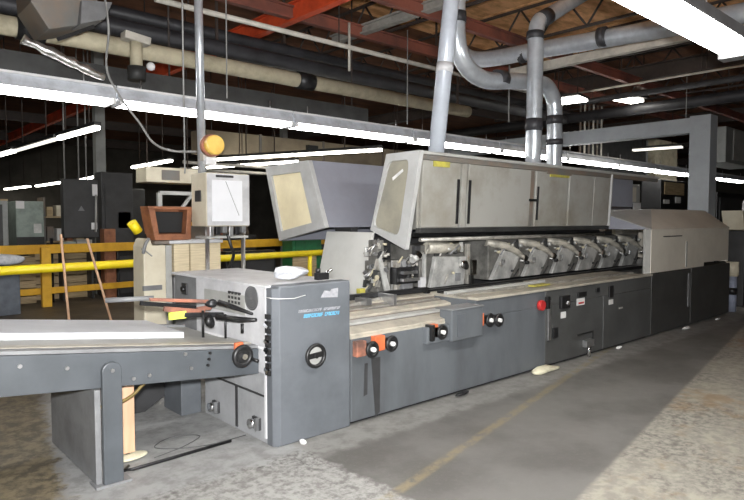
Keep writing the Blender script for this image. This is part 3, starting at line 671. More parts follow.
MB().prism([(8.34, 3.565, 1.475), (11.39, 3.565, 1.475), (11.39, 3.97, 1.765), (9.25, 3.97, 1.765)], (0, .012, -.02)).build('slanted_cover', 'beige', eh, .003)
MB().prism([(8.34, 3.565, 1.475), (9.25, 3.97, 1.765), (8.33, 4.25, 1.70)], (.01, .012, -.02)).build('hip_cover', 'pale_grey', eh)
MB().prism([(8.33, 4.25, 1.70), (9.25, 3.97, 1.765), (9.25, 5.1, 1.765), (8.33, 5.1, 1.70)], (0, 0, -.02)).build('top_cover', 'pale_grey', eh)
MB().box(9.25, 11.36, 3.975, 5.1, 1.74, 1.765).build('top_cover', 'beige', eh, .004)
MB().prism([(8.31, 3.58, 1.47), (8.31, 4.25, 1.69), (8.31, 4.9, 1.69), (8.31, 4.9, 1.47)], (.02, 0, 0)).build('end_sheet', 'hood_lilac', eh, .003)
MB().prism([(11.36, 3.58, .9), (11.36, 3.58, 1.475), (11.36, 3.97, 1.75), (11.36, 5.1, 1.75), (11.36, 5.1, .9)], (.03, 0, 0)).build('end_sheet', 'beige', eh, .003)
MB().box(9.55, 9.60, 3.567, 3.58, .90, 1.28).build('cover_seam', 'pale_grey', eh)
MB().box(8.75, 9.4, 3.570, 3.578, 1.36, 1.375).build('handle_groove', 'dark_grey', eh)
# papers swept along the machine foot
for x, y, w, lab in ((7.32, 3.49, .10, 'scrap of white paper by the machine foot near the middle'), (9.35, 3.47, .26, 'largest scrap of white paper on the floor by the far base'),
                     (10.6, 3.45, .20, 'crumpled pale scrap on the floor near the far end'), (2.50, 3.50, .035, 'tiny white scrap at the foot of the front housing')):
    tag(MB().blob((x, y, .018), (w / 2, .03, .018), int(x * 10), .4, 2).build('paper_scrap', 'paper'), lab, 'scrap', 'scraps along the machine foot')
tag(MB().blob((4.28, 3.50, .02), (.10, .035, .022), 44, .4, 2).build('dark_scrap', 'black_metal'), 'dark lump of grime on the floor below the jutting control box', 'scrap')
tag(MB().blob((5.62, 3.46, .03), (.22, .07, .035), 47, .5, 2).build('crumbled_block', 'foam'), 'pale crumbled block by the machine foot below the red button', 'block')

# ------------------------------------------------------------------ gantry
gy = thing('gantry_frame', 'blue grey steel gantry of square posts and crossbeam over the machine end', 'gantry', (11.75, 6.9, 0))
MB().box(11.6, 11.95, 3.98, 4.33, 0, 3.46).build('post', 'gantry', gy, .01)
MB().box(11.6, 11.95, 10.0, 10.35, 0, 3.46).build('post', 'gantry', gy, .01)
MB().box(11.65, 11.9, 4.33, 10.0, 3.17, 3.44).build('crossbeam', 'gantry', gy, .01)

# ------------------------------------------------------------------ ducts
def elbow(pts, r): return pts
p1 = thing('exhaust_pipe', 'straight pale blue grey exhaust pipe rising from the hood, leftmost of the pipes', 'pipe', (4.86, 4.42, 2.275))
MB().cyl((4.86, 4.36, 2.30), (5.30, 4.36, 5.45), .085, 24).build('pipe', 'pipe_grey', p1)
MB().cyl((4.985, 4.36, 3.17), (4.998, 4.36, 3.27), .092, 24).build('collar', 'light_grey', p1)
p2 = thing('silver_duct', 'straight silver vent duct from the hood with an elbow at its top', 'duct', (6.69, 4.36, 2.275))
MB().tube(sm([(6.69, 4.36, 2.282), (6.70, 4.36, 3.0), (6.71, 4.36, 3.7), (6.715, 4.36, 3.93), (6.78, 4.36, 4.10), (7.0, 4.36, 4.22), (7.5, 4.36, 4.5), (8.8, 4.36, 5.22)], 6), .098, 20).build('pipe', 'galv', p2)
for z, h in ((2.72, .15), (3.86, .09)): MB().cyl((6.695, 4.36, z), (6.70, 4.36, z + h), .108, 22).build('band', 'pipe_dark', p2)
MB().tube([(6.80, 4.36, 4.11), (6.98, 4.36, 4.21)], .108, 20).build('band', 'pipe_dark', p2)
MB().cyl((6.69, 4.33, 2.282), (6.69, 4.33, 2.31), .14, 22).build('flange', 'galv', p2)
p3 = thing('silver_duct', 'curved silver vent duct looping from the hood leftwards then up to the roof', 'duct', (7.73, 4.69, 2.3))
MB().tube(sm([(7.73, 4.69, 2.30), (7.72, 4.69, 2.9), (7.72, 4.69, 3.1), (7.68, 4.69, 3.30), (7.50, 4.69, 3.45), (7.25, 4.69, 3.46), (6.7, 4.69, 3.40), (6.2, 4.69, 3.33), (5.88, 4.69, 3.37), (5.66, 4.69, 3.52), (5.58, 4.69, 3.75), (5.57, 4.69, 4.1), (5.57, 4.69, 5.45)], 6), .105, 20).build('pipe', 'galv', p3)
for z, h in ((2.66, .08), (2.95, .12)): MB().cyl((7.725, 4.69, z), (7.722, 4.69, z + h), .116, 22).build('band', 'pipe_dark', p3)
MB().cyl((6.35, 4.69, 3.375), (6.5, 4.69, 3.39), .116, 22).build('band', 'pipe_dark', p3)
MB().cyl((5.573, 4.69, 3.9), (5.57, 4.69, 4.02), .116, 22).build('band', 'pipe_dark', p3)
p4 = thing('silver_duct', 'long horizontal silver duct crossing beneath the roof towards the right', 'duct', (8.3, 5.0, 4.2))
MB().tube(sm([(7.72, 6.5, 5.45), (7.72, 6.5, 4.9), (7.74, 6.5, 4.55), (7.80, 6.42, 4.29), (7.92, 6.2, 4.18), (8.05, 5.8, 4.17), (8.15, 5.3, 4.18), (8.3, 4.0, 4.15), (8.35, 2.5, 4.10), (8.4, -1, 4.05)], 6), .125, 20).build('pipe', 'galv', p4)
for y in (5.55, 4.3, 3.2): MB().cyl((8.15 + (5.3 - y) * .06, y, 4.17), (8.15 + (5.3 - y) * .06 + .005, y - .1, 4.168), .137, 22).build('band', 'pipe_dark', p4)
MB().tube([(7.735, 6.5, 4.62), (7.725, 6.5, 4.74)], .137, 20).build('band', 'pipe_dark', p4)
tag(MB().bar((9.4, 6.6, 4.27), (9.4, -1, 4.27), .12, .14).build('wall_trunking', 'conduit'), 'thin cream trunking running beneath the long silver duct', 'trunking')

# ------------------------------------------------------------------ pipes and trays along the hall
def run(name, m, lab, y, z, x0, x1, r, hx, clamps=()):
    g = thing(name, lab, 'pipe', (x0, y, z))
    MB().cyl((x0, y, z), (x1, y, z), r, 18).build('pipe', m, g)
    for x in hx: MB().box(x - .02, x + .02, y - .012, y + .012, z + r, 5.45).build('hanger', 'truss', g)
    for x in clamps: MB().cyl((x, y, z), (x + .28, y, z), r + .02, 18).build('clamp', 'black_metal', g)
run('lagged_pipe', 'insul', 'long cream lagged pipe running above the bright strip lights', 7.45, 3.66, -4, 9.2, .105, (-2, 8.9), (1.6, 5.25))
run('dark_pipe', 'pipe_dark', 'dark grey pipe running just above the cream lagged pipe', 7.9, 4.02, -4, 13.4, .11, (0, 4.2, 8.8, 13))
run('dark_pipe', 'pipe_dark', 'upper dark grey pipe close under the roof beams', 8.3, 4.33, -4, 16, .09, (1, 5.6, 10, 14))
ct = thing('cable_tray', 'dark steel cable tray behind the bright strip lights', 'tray', (2, 7.7, 3.18))
MB().box(-4, 6.7, 7.5, 7.95, 3.18, 3.42).build('tray', 'tray_dark', ct)
for x in (-1.5, 3.4, 6.5): MB().cyl((x, 7.68, 3.42), (x, 7.68, 5.45), .012, 6).build('hanger', 'truss', ct)
for nm, m, lab, x, z, rr in (('dark_pipe', 'pipe_dark', 'dark pipe crossing the ceiling above the gantry crossbeam', 13.75, 4.10, .12), ('dark_pipe', 'pipe_dark', 'upper dark pipe crossing the ceiling behind the big glaring light', 12.55, 4.20, .06), ('thin_pipe', 'conduit', 'thin pale pipe crossing the ceiling at the right under the dark beams', 12.3, 4.36, .022)):
    g = thing(nm, lab, 'pipe', (x, 3, z))
    MB().cyl((x, -2, z), (x, 7.0 if rr < .1 else 12, z), rr, 14).build('pipe', m, g)
    for y in (1, 4.4, 6.7): MB().cyl((x, y, z), (x, y, 5.45), .008, 6).build('hanger', 'truss', g)
wc = thing('white_conduit', 'thin white conduit running high across the ceiling', 'conduit', (7, 6.9, 4.12))
MB().cyl((2.9, 6.9, 4.12), (11, 6.9, 4.12), .034, 12).build('pipe', 'conduit', wc)
for x in (3.3, 5.6, 8.0, 10.6): MB().cyl((x, 6.9, 4.15), (x, 6.9, 5.45), .008, 6).build('hanger', 'truss', wc)
for x, lab in ((3.55, 'short hanger'), (6.0, 'short')):
    pass
hp = thing('sheet_hopper', 'brown and grey sheet metal hopper high in the upper left corner', 'hopper', (1.85, 6.9, 3.5))
MB().prism([(1.52, 6.55, 4.1), (2.22, 6.55, 4.1), (2.12, 6.65, 3.62), (1.72, 6.65, 3.48), (1.56, 6.62, 3.7)], (0, .55, 0)).build('body', 'hopper', hp, .006)
MB().prism([(1.98, 6.54, 3.56), (2.22, 6.54, 3.66), (2.30, 6.54, 3.85), (2.0, 6.54, 3.80)], (0, .3, 0)).build('chute', 'mid_grey', hp, .006)
MB().cyl((1.85, 6.9, 4.1), (1.85, 6.9, 5.45), .02, 8).build('hanger', 'truss', hp)
mb = MB(); pts = [(1.50 + .76 * k / 12, 6.72 , 3.36 - .255 * k / 12 + .012 * random.uniform(-1, 1)) for k in range(13)]
tag(mb.tube(pts, [.045 + .012 * random.uniform(-1, 1) for _ in pts], 10).build('foil_duct', 'foil'), 'crumpled shiny foil flex duct slanting down above the strip light', 'duct')
MB().bar((1.78, 6.6, 3.38), (2.13, 6.6, 3.58), .02, .035).build('brace', 'black_metal', hp)
vb = thing('valve_fitting', 'pale cast valve fitting with square cap on the cream pipe', 'valve', (2.78, 7.1, 3.2))
MB().obox((2.77, 7.15, 3.70), (.30, .16, .09), (0, .12, 0)).build('cap', 'conduit', vb, .01)
MB().cyl((2.77, 7.15, 3.66), (2.77, 7.15, 3.35), .07, 16).build('stem', 'insul', vb)
MB().cyl((2.77, 7.15, 3.38), (2.77, 7.15, 3.22), .10, 16).build('bell', 'tray_dark', vb)
tag(MB().blob((2.92, 7.1, 3.40), (.05, .05, .05), 2, .02).build('small_bulb', 'white'), 'small round white bulb beside the cast valve fitting', 'bulb')
def hang(x, y, z0, z1, lab, r=.008, m='cable_grey', nm='hanger_rod'):
    tag(MB().cyl((x, y, z0), (x, y, z1), r, 8).build(nm, m), lab, 'rod', 'hanger rods')
hang(2.62, 5.6, 2.05, 5.45, 'thin grey hanger rod just left of the thick conduit post')
hang(3.70, 6.72, 3.08, 5.45, 'thin pale hanger rod right of the thick conduit post')
hang(6.85, 6.75, 3.10, 4.55, 'thin pale hanger rod left of the pale exhaust pipe')
hang(5.85, 6.97, 3.8, 4.5, 'short white hanger under the white conduit', .02, 'conduit')
hang(13.2, 5.0, 3.4, 4.6, 'thin rod hanging by the gantry post at right')
hang(8.9, 6.3, 3.3, 4.4, 'thin rod hanging behind the silver ducts', .012)
tag(MB().tube(sm([(2.2, 6.50, 3.95), (2.24, 6.5, 3.55), (2.28, 6.7, 3.2), (2.38, 6.6, 2.9), (2.55, 6.5, 2.62), (2.62, 6.35, 2.42), (2.75, 6.2, 2.33), (3.04, 6.2, 2.34)]), .012, 8).build('power_wire', 'cable_grey'), 'grey cord drooping from the hopper to the control panel post', 'cord')

# ------------------------------------------------------------------ lights
ROW = 'strip lights of the long bright row'
def strip(x0, L=2.34):
    f = thing('strip_light', '', 'light', (x0 + L / 2, 7.0, 2.85), ROW)
    MB().prism([(x0, 6.90, 2.93), (x0, 6.96, 3.06), (x0, 7.10, 3.06), (x0, 7.16, 2.93), (x0, 7.13, 2.93), (x0, 7.09, 3.03), (x0, 6.97, 3.03), (x0, 6.93, 2.93)], (L, 0, 0)).build('reflector', 'reflector', f)
    MB().box(x0, x0 + L, 6.93, 7.0, 3.06, 3.085).build('top_flange', 'white', f)
    MB().box(x0 + .03, x0 + L - .03, 6.985, 7.075, 2.955, 3.03).build('ballast', 'reflector', f)
    for y in (6.925, 7.135):
        MB().cyl((x0 + .03, y, 2.90), (x0 + L - .03, y, 2.90), .024, 10).build('tube', 'tube', f)
    for xx in (x0 + .015, x0 + L - .045): MB().box(xx, xx + .03, 6.89, 7.17, 2.875, 2.94).build('lamp_holder', 'white', f)
    for xx in (x0 + .3, x0 + L - .3): MB().cyl((xx, 7.03, 3.06), (xx, 7.03, 3.2), .006, 6).build('hanger', 'steel', f)
    return f
x0 = -2.25; f0 = strip(x0)
f0['label'] = 'bright strip light at the left frame edge, start of the long row'
labs = ['bright strip light passing under the brown hopper in the long row', 'bright strip light between the cord and the conduit post in the long row', 'bright strip light right of the conduit post in the long row',
        'bright strip light left of the pale exhaust pipe in the long row', 'bright strip light behind the silver ducts in the long row', 'bright strip light right of the silver ducts in the long row',
        'bright strip light left of the gantry post in the long row', 'bright strip light crossed by the gantry post in the long row', 'bright strip light at the right frame edge in the long row', 'bright strip light last in the long row, right edge']
for i in range(10): dup(f0, (x0 + 1.17 + 2.36 * (i + 1), 7.0, 2.85), labs[i])
bf = thing('large_strip_light', 'big glaring strip light hanging at the upper right corner', 'light', (4.2, 1.76, 3.0))
MB().box(1.0, 5.95, 1.745, 1.835, 3.07, 3.14).build('spine', 'reflector', bf, .006)
for xx in (1.6, 3.4, 5.2): MB().box(xx, xx + .04, 1.6, 1.95, 3.065, 3.09).build('cross_bracket', 'reflector', bf)
MB().prism([(1.0, 1.585, 3.0), (1.0, 1.60, 3.09), (1.0, 1.61, 3.09), (1.0, 1.60, 3.0)], (4.95, 0, 0)).build('side_flange', 'mid_grey', bf)
for y in (1.685, 1.75, 1.815, 1.875): MB().cyl((1.02, y, 3.03), (5.8, y, 3.03), .036, 12).build('tube', 'tube_big', bf)
MB().box(5.80, 5.95, 1.61, 1.95, 2.985, 3.07).build('end_cap', 'mid_grey', bf, .006)
for xx in (2.0, 5.0): MB().cyl((xx, 1.77, 3.12), (xx, 1.77, 5.45), .008, 6).build('hanger', 'truss', bf)

FR = 'strip lights of the dim rows far back'
def far_light(p, q, lab, w=.10, m='tube_far'):
    f = thing('far_strip_light', lab, 'light', p, FR); p, q = Vector(p), Vector(q)
    MB().bar(p + Vector((0, 0, .06)), q + Vector((0, 0, .06)), w * 1.6, .05).build('housing', 'tray_dark', f)
    MB().bar(p, q, w, .05).build('tube', m, f)
    for t in (.2, .8):
        e = p.lerp(q, t); MB().cyl((e.x, e.y, e.z + .06), (e.x, e.y, 5.45), .012, 6).build('hanger', 'truss', f)

far_light((2.925, 9.0, 2.9), (2.84, 10.6, 2.9), 'strip light just left of the grey steel column', .06)
far_light((2.83, 10.75, 2.9), (2.74, 13.0, 2.9), 'dim strip light between the column and the left frame edge', .035, 'tube_dim')
far_light((2.73, 13.1, 2.9), (2.6, 15.5, 2.9), 'strip light at the left edge below the bright row', .07)
far_light((6.1, 18.3, 2.9), (6.35, 22.3, 2.9), 'thin strip light above the black hanging cabinet', .09)
far_light((6.2, 22.6, 2.9), (6.15, 26.0, 2.9), 'strip light left of the black hanging cabinet', .12)
far_light((6.0, 26.5, 2.9), (5.8, 29.5, 2.9), 'farthest strip light at the left edge', .14)
far_light((5.72, 12.9, 2.9), (5.75, 15.2, 2.9), 'strip light right of the dark cabinet', .08)
far_light((6.35, 12.0, 2.9), (7.75, 8.3, 2.9), 'long strip light above the control panel and rear hood', .05)
far_light((7.0, 14.5, 2.9), (7.9, 11.2, 2.9), 'lower strip light between control panel and rear hood', .05)
for x, d in ((10, 'beyond the rear hood'), (15, 'beyond the silver ducts'), (21, 'beyond the gantry post')):
    far_light((x, 15, 3.6), (x, 17.4, 3.6), 'dim strip light high in the hall %s' % d, .12)
far_light((11.9, 7.3, 4.15), (12.0, 6.6, 4.15), 'bright light fitting behind the curved silver duct', .42)
far_light((12.72, 6.25, 4.22), (13.5, 6.15, 4.22), 'bright slanting light fitting right of the silver ducts', .3)
far_light((14.0, 6.55, 4.2), (14.4, 6.35, 4.2), 'small bright light fitting above the gantry crossbeam', .25)
far_light((18, 6.9, 3.65), (17.8, 8.2, 3.65), 'dim light fitting under the gantry crossbeam', .2, 'tube_dim')

# ------------------------------------------------------------------ control panel on its post
cp = thing('control_panel', 'cream control enclosure with white face on a post behind the machine', 'control panel', (3.25, 6.1, 0))
MB().box(3.045, 3.565, 6.0, 6.36, 1.53, 2.11).build('enclosure', 'cream', cp, .012)
MB().box(3.05, 3.56, 5.985, 6.0, 1.54, 2.10).build('front_frame', 'light_grey', cp, .004)
MB().box(3.10, 3.465, 5.976, 5.985, 1.585, 2.03).build('white_face', 'screen', cp, .004)
MB().bar((3.26, 5.972, 2.02), (3.42, 5.972, 1.65), .004, .004).build('crack', 'cable_grey', cp)
MB().box(3.03, 3.045, 6.12, 6.24, 1.80, 1.92).build('latch', 'dark_grey', cp)
MB().box(3.15, 3.36, 5.98, 5.99, 2.06, 2.085).build('name_plate', 'dark_grey', cp)
for k in range(6): MB().box(3.08 + k * .078, 3.13 + k * .078, 6.0, 6.06, 1.42 + .02 * (k % 3), 1.53).build('cable_gland', ('steel', 'black_metal', 'mid_grey')[k % 3], cp, .004)
MB().box(3.06, 3.56, 6.02, 6.3, 1.40, 1.425).build('lower_shelf', 'pale_grey', cp)
MB().cyl((3.10, 6.1, 0), (3.10, 6.1, 1.54), .022, 10).build('leg', 'steel', cp)
MB().cyl((3.54, 6.1, 0), (3.54, 6.1, 1.54), .024, 10).build('leg', 'steel', cp)
MB().tube(sm([(3.30, 6.02, 1.45), (3.33, 6.0, 1.32), (3.37, 6.02, 1.2), (3.33, 6.1, 1.0)]), .018, 8).build('cable', 'black', cp)
tag(MB().cyl((3.10, 6.2, 2.112), (3.07, 6.2, 5.45), .046, 14).build('conduit_post', 'galv'), 'thick grey conduit post rising from the control panel to the roof', 'post')
lm = thing('amber_lamp', 'round amber lamp fixed to the conduit post above the control panel', 'lamp', (3.13, 6.0, 2.3))
MB().cyl((3.13, 6.02, 2.40), (3.13, 5.93, 2.40), .105, 28).build('lens', 'lamp_amber', lm, .015)
MB().cyl((3.13, 6.07, 2.40), (3.13, 6.01, 2.40), .12, 28).build('rim', 'rust_orange', lm)
MB().box(3.06, 3.18, 6.02, 6.10, 2.19, 2.27).build('socket', 'white', lm, .006)
MB().box(3.05, 3.2, 6.07, 6.15, 2.24, 2.32).build('arm', 'conduit', lm)

# ------------------------------------------------------------------ cream cabinet group
cc = thing('cream_cabinet', 'cream metal cabinet with rounded grey shoulder behind the conveyor', 'cabinet', (2.55, 6.5, 0))
MB().prism([(2.47, 6.3, 0), (2.72, 6.3, 0), (2.72, 6.3, 1.335), (2.575, 6.3, 1.335), (2.55, 6.3, 1.41), (2.51, 6.3, 1.40), (2.48, 6.3, 1.32)], (0, .3, 0)).build('body', 'cream', cc, .015)
MB().box(2.722, 2.79, 6.31, 6.6, 0, 1.33).build('side_panel', 'pale_grey', cc, .006)
MB().tube(sm([(2.47, 6.29, 1.25), (2.49, 6.28, 1.34), (2.53, 6.28, 1.41)]), .018, 8).build('shoulder_trim', 'mid_grey', cc)
MB().tube(sm([(2.45, 6.285, 1.30), (2.50, 6.28, 1.27), (2.56, 6.28, 1.22)]), .008, 6).build('cable', 'cable_grey', cc)
MB().box(2.46, 2.66, 6.27, 6.30, .86, .91).build('ledge', 'mid_grey', cc)
ty = thing('metal_tray', 'narrow metal tray with dark front lip on the cream cabinet', 'tray', (2.9, 6.5, 1.36))
MB().box(2.58, 2.74, 6.25, 6.6, 1.345, 1.38).build('lip', 'hopper', ty, .004)
MB().box(2.74, 3.37, 6.25, 6.6, 1.345, 1.38).build('shelf', 'light_grey', ty, .004)
ps = thing('paper_pile', 'cream stack of bundled paper under the metal tray', 'paper stack', (3.05, 6.5, .0))
for k in range(3): MB().box(2.81 + k * .19, 2.985 + k * .19, 6.30, 6.62, 1.0, 1.34).build('bundle', 'stack_paper', ps, .006)
MB().box(2.80, 3.37, 6.29, 6.63, 0, 1.0).build('base_cabinet', 'mid_grey', ps, .006)
wb = thing('wooden_box', 'open reddish wooden crate tipped on its side on the tray', 'crate', (2.77, 6.4, 1.385))
def cr(pts, y0, y1): return MB().prism([(x, y0, z) for x, z in pts], (0, y1 - y0, 0))
cr([(2.60, 1.385), (3.00, 1.385), (3.00, 1.45), (2.585, 1.45)], 6.28, 6.5).build('bottom_board', 'red_wood', wb, .004)
cr([(2.535, 1.71), (3.015, 1.71), (3.015, 1.745), (2.525, 1.745)], 6.28, 6.5).build('top_board', 'red_wood', wb, .004)
cr([(2.585, 1.45), (2.64, 1.45), (2.60, 1.71), (2.535, 1.71)], 6.28, 6.5).build('side_board', 'red_wood', wb, .004)
cr([(2.94, 1.45), (3.0, 1.45), (3.012, 1.71), (2.96, 1.71)], 6.28, 6.5).build('side_board', 'red_wood', wb, .004)
cr([(2.585, 1.45), (3.0, 1.45), (3.01, 1.71), (2.54, 1.71)], 6.5, 6.52).build('back_board', 'red_wood', wb)
cr([(2.65, 1.46), (2.93, 1.46), (2.95, 1.69), (2.62, 1.69)], 6.36, 6.48).build('dark_filling', 'black', wb, .008)
tag(MB().cyl((2.465, 6.4, 1.475), (2.39, 6.38, 1.575), .05, 16).build('yellow_roll', 'yellow'), 'small bright yellow roll left of the wooden crate', 'roll')

bx = thing('cream_duct_box', 'yellowish cream box with dark label above the wooden crate', 'box', (3.4, 9, 0))
MB().box(3.60, 4.45, 9.0, 9.4, 2.17, 2.40).build('box', 'cream', bx, .01)
MB().box(3.84, 4.12, 8.985, 9.0, 2.21, 2.36).build('label', 'hopper', bx)
for x in (3.7, 4.35): MB().cyl((x, 9.2, 2.40), (x, 9.2, 5.45), .010, 6).build('hanger', 'truss', bx)
bd = thing('brown_duct', 'wide brown duct running behind the amber lamp below the strip lights', 'duct', (9.6, 12.2, 2.9))
MB().box(6.0, 14.5, 12.0, 12.5, 3.02, 3.52).build('duct', 'brown_duct', bd, .01)
for x in (7.4, 9.2, 11.2, 13): MB().box(x, x + .06, 11.98, 12.52, 3.0, 3.54).build('flange', 'hopper', bd)
for x in (7, 10, 13): MB().cyl((x, 12.2, 3.5), (x, 12.2, 5.45), .012, 6).build('hanger', 'truss', bd)
MB().box(8.7, 9.0, 11.9, 12.0, 3.15, 3.4).build('black_box', 'black', bd)
for k, (y, z, d) in enumerate(((11.2, 2.72, 'upper'), (11.3, 2.60, 'lower'))):
    g = thing('thin_pipe', '%s thin pale pipe running behind the control panel and amber lamp' % d, 'pipe', (8, y, z))
    MB().cyl((5.2, y, z), (14, y, z), .03, 8).build('pipe', 'conduit', g)
    for x in (6.5, 11): MB().cyl((x, y, z), (x, y, 5.45), .008, 6).build('hanger', 'truss', g)
wk = thing('work_frame', 'grey tubular frame standing behind the wooden crate', 'frame', (3.6, 8.3, 0))
MB().bar((3.5, 8.3, 1.98), (4.4, 8.3, 1.98), .05, .05).build('rail', 'pale_grey', wk)
MB().bar((3.5, 8.3, 0), (3.5, 8.3, 1.98), .06, .06).build('leg', 'pale_grey', wk); MB().bar((4.38, 8.3, 0), (4.38, 8.3, 1.98), .06, .06).build('leg', 'pale_grey', wk)
MB().bar((3.7, 8.32, 1.6), (3.98, 8.32, 1.95), .04, .04).build('brace', 'pale_grey', wk)
MB().bar((3.5, 8.3, 1.62), (4.4, 8.3, 1.62), .2, .04).build('rail', 'mid_grey', wk)

# ------------------------------------------------------------------ yellow rail and amber barriers
yr = thing('yellow_rail', 'bright yellow pipe guard rail passing behind the whole machine', 'rail', (3, 8.5, 0))
A = Vector((-1.2, 7.87, 1.0)); B = Vector((9.5, 9.25, 1.0))
MB().cyl(A, B, .055, 16).build('rail', 'yellow', yr)
for t in (.05, .72, .97):
    q = A.lerp(B, t); MB().cyl((q.x, q.y, 0), (q.x, q.y, 1.0), .04, 12).build('post', 'yellow', yr)
def barrier(name, lab, p, q, posts):
    g = thing('amber_barrier', lab, 'barrier', (p[0], p[1], 0), 'amber guard barriers'); p, q = Vector(p), Vector(q)
    MB().bar(p, q, .06, .17).build('rail', 'amber', g, .01)
    MB().bar(p - Vector((0, 0, .78)), q - Vector((0, 0, .78)), .06, .12).build('rail', 'amber', g, .01)
    for x in posts: MB().box(x - .08, x + .08, p.y + .03, p.y + .15, 0, 1.10).build('post', 'amber', g, .01)
barrier('a', 'amber barrier with thick post at the left behind the conveyor', (.5, 12.2, 1.06), (5.0, 12.6, 1.06), (.6, 3.02, 4.95))
barrier('b', 'amber barrier seen between the control panel and rear hood', (5.2, 11.5, 1.08), (11, 12.0, 1.1), (5.4, 8.2, 10.9))
def stick(p, q, lab): tag(MB().tube([p, q], .016, 8).build('wooden_stick', 'wood'), lab, 'stick', 'sticks leaning on the yellow rail')
stick((2.22, 7.95, .0), (2.20, 8.22, 1.42), 'thin wooden stick leaning on the yellow rail beside the amber post')
stick((2.76, 7.9, .0), (2.52, 8.25, 1.36), 'thin slanted wooden stick leaning on the yellow rail, right of its twin')

# ------------------------------------------------------------------ background plant, left
def cab(name, lab, cat, x0, x1, y0, y1, z0, z1, m, parts=()):
    g = thing(name, lab, cat, ((x0 + x1) / 2, (y0 + y1) / 2, z0))
    MB().box(x0, x1, y0, y1, z0, z1).build('body', m, g, .012)
    for (n, a, b, c2, d, mm) in parts:
        MB().box(x0 + (x1 - x0) * a, x0 + (x1 - x0) * b, y0 - .02, y0 + .005, z0 + (z1 - z0) * c2, z0 + (z1 - z0) * d).build(n, mm, g)
    return g
hc = cab('hanging_cabinet', 'black hanging cabinet with white stickers left of the grey column', 'cabinet', 3.46, 4.10, 12.7, 12.9, 1.25, 2.40, 'bluebox', (('sticker', .83, .98, .72, .92, 'white'), ('sticker', .78, .95, .14, .26, 'white')))
hc.children[0].data.materials[0] = M['dark_grey']
MB().prism([(3.72, 12.69, 1.78), (3.84, 12.69, 1.78), (3.78, 12.69, 1.88)], (0, -.004, 0)).build('emblem', 'mid_grey', hc)
for x in (3.52, 3.78, 3.92): MB().cyl((x, 12.8, 2.36), (x, 12.8, 5.45), .014, 6).build('hanger', 'cable_grey', hc)
MB().cyl((4.03, 12.66, 1.36), (4.05, 12.66, 2.1), .02, 8).build('conduit', 'pale_grey', hc)
cab('dark_tall_cabinet', 'tall dark cabinet right of the grey steel column', 'cabinet', 4.30, 4.95, 13.1, 13.5, 0, 2.6, 'dark_grey', (('door', .1, .9, .35, .9, 'dark_grey'), ('grey_switch', .5, .9, .55, .68, 'mid_grey')))
cab('dark_tall_cabinet', 'dark narrow cabinet with grey trim behind the yellow roll', 'cabinet', 5.05, 5.45, 13.7, 14.2, 0, 2.3, 'tray_dark', (('trim', .1, .2, .3, .95, 'mid_grey'),))
cab('reddish_bin', 'dull reddish brown bin between hanging cabinet and cream cabinet', 'bin', 4.22, 4.45, 12.75, 13.0, 0, 1.42, 'red_wood', (('panel', .1, .9, .1, .6, 'red_wood'),))
cab('grey_locker', 'dark grey locker cut by the left frame edge', 'locker', 1.6, 2.52, 12.7, 13.3, 0, 1.98, 'column', (('door', .1, .9, .1, .95, 'dark_grey'), ('wood_top', .0, 1, .985, 1.0, 'board_wood')))
cab('blue_grey_bin', 'blue grey bin standing low at the left edge', 'bin', 1.4, 2.45, 11.6, 12.0, 0, .80, 'bluebox', (('front_panel', .05, .95, .08, .9, 'bluebox'),))
tag(MB().blob((2.2, 11.8, .935), (.34, .16, .09), 31, .3).build('plastic_sheet', 'plastic_bag'), 'crumpled grey plastic sheet lying on the blue grey bin', 'sheet')
cab('green_machine', 'pale green machine panel with white top behind the barrier', 'machine', 3.02, 3.55, 14.5, 15.3, 0, 2.0, 'teal_pale', (('white_cap', .0, .3, .92, 1.0, 'white'), ('dark_base', 0, 1, 0, .62, 'tray_dark'), ('sticker', .62, .9, .66, .76, 'paper')))
sh = thing('clutter_shelf', 'open shelf crowded with cartons beside the pale green panel', 'shelf', (4.2, 15, 0))
for z in (.5, 1.1, 1.65): MB().box(3.62, 4.52, 14.8, 15.3, z, z + .03).build('board', 'board_wood', sh)
for x in (3.62, 4.49): MB().box(x, x + .04, 14.8, 15.3, 0, 2.1).build('upright', 'hopper', sh)
r = random.Random(4)
cols = ['board_wood', 'cream', 'hopper', 'paper', 'red_wood', 'stack_paper']
words_ = ['upper shelf', 'middle shelf', 'lower shelf']
for zi, z in enumerate((1.68, 1.13, .53)):
    for k in range(4):
        x = 3.69 + k * .2; h = r.uniform(.16, .38); w = r.uniform(.12, .18)
        tag(MB().box(x, x + w, 14.82, 15.1, z + .004, z + h).build('carton', cols[(k + zi * 2) % 6], None, .006), 'small carton on the %s of the cluttered rack, %s from its left' % (words_[zi], ORD[k]), 'carton', 'cartons on the cluttered shelf')
lf = thing('long_trolley', 'low trolley with pale cartons below the hanging cabinet', 'trolley', (3.7, 12.2, 0))
MB().box(3.48, 4.1, 13.0, 13.3, .98, 1.03).build('top', 'pale_grey', lf)
for x in (3.5, 4.04): MB().box(x, x + .04, 13.0, 13.3, 0, .98).build('leg', 'dark_grey', lf)
MB().box(3.52, 3.76, 13.02, 13.25, 1.03, 1.16).build('tray', 'teal_pale', lf); MB().box(3.78, 4.07, 13.02, 13.25, 1.03, 1.20).build('tray', 'pale_grey', lf)
pl = thing('board_stack', 'pale stack of boards behind the amber post', 'board stack', (2.75, 13, 0))
for k in range(6): MB().box(2.54 + .02 * (k % 2), 3.02, 13.0, 13.6, 0 + k * .15, .135 + k * .15).build('board', 'board_wood', pl, .004)
pl2 = thing('board_stack', 'wide pale board crate between the leaning sticks', 'board stack', (3.7, 13, 0))
for k in range(6): MB().box(3.10, 4.18 - .015 * (k % 2), 13.4, 13.9, 0 + k * .16, .145 + k * .16).build('board', 'board_wood', pl2, .004)
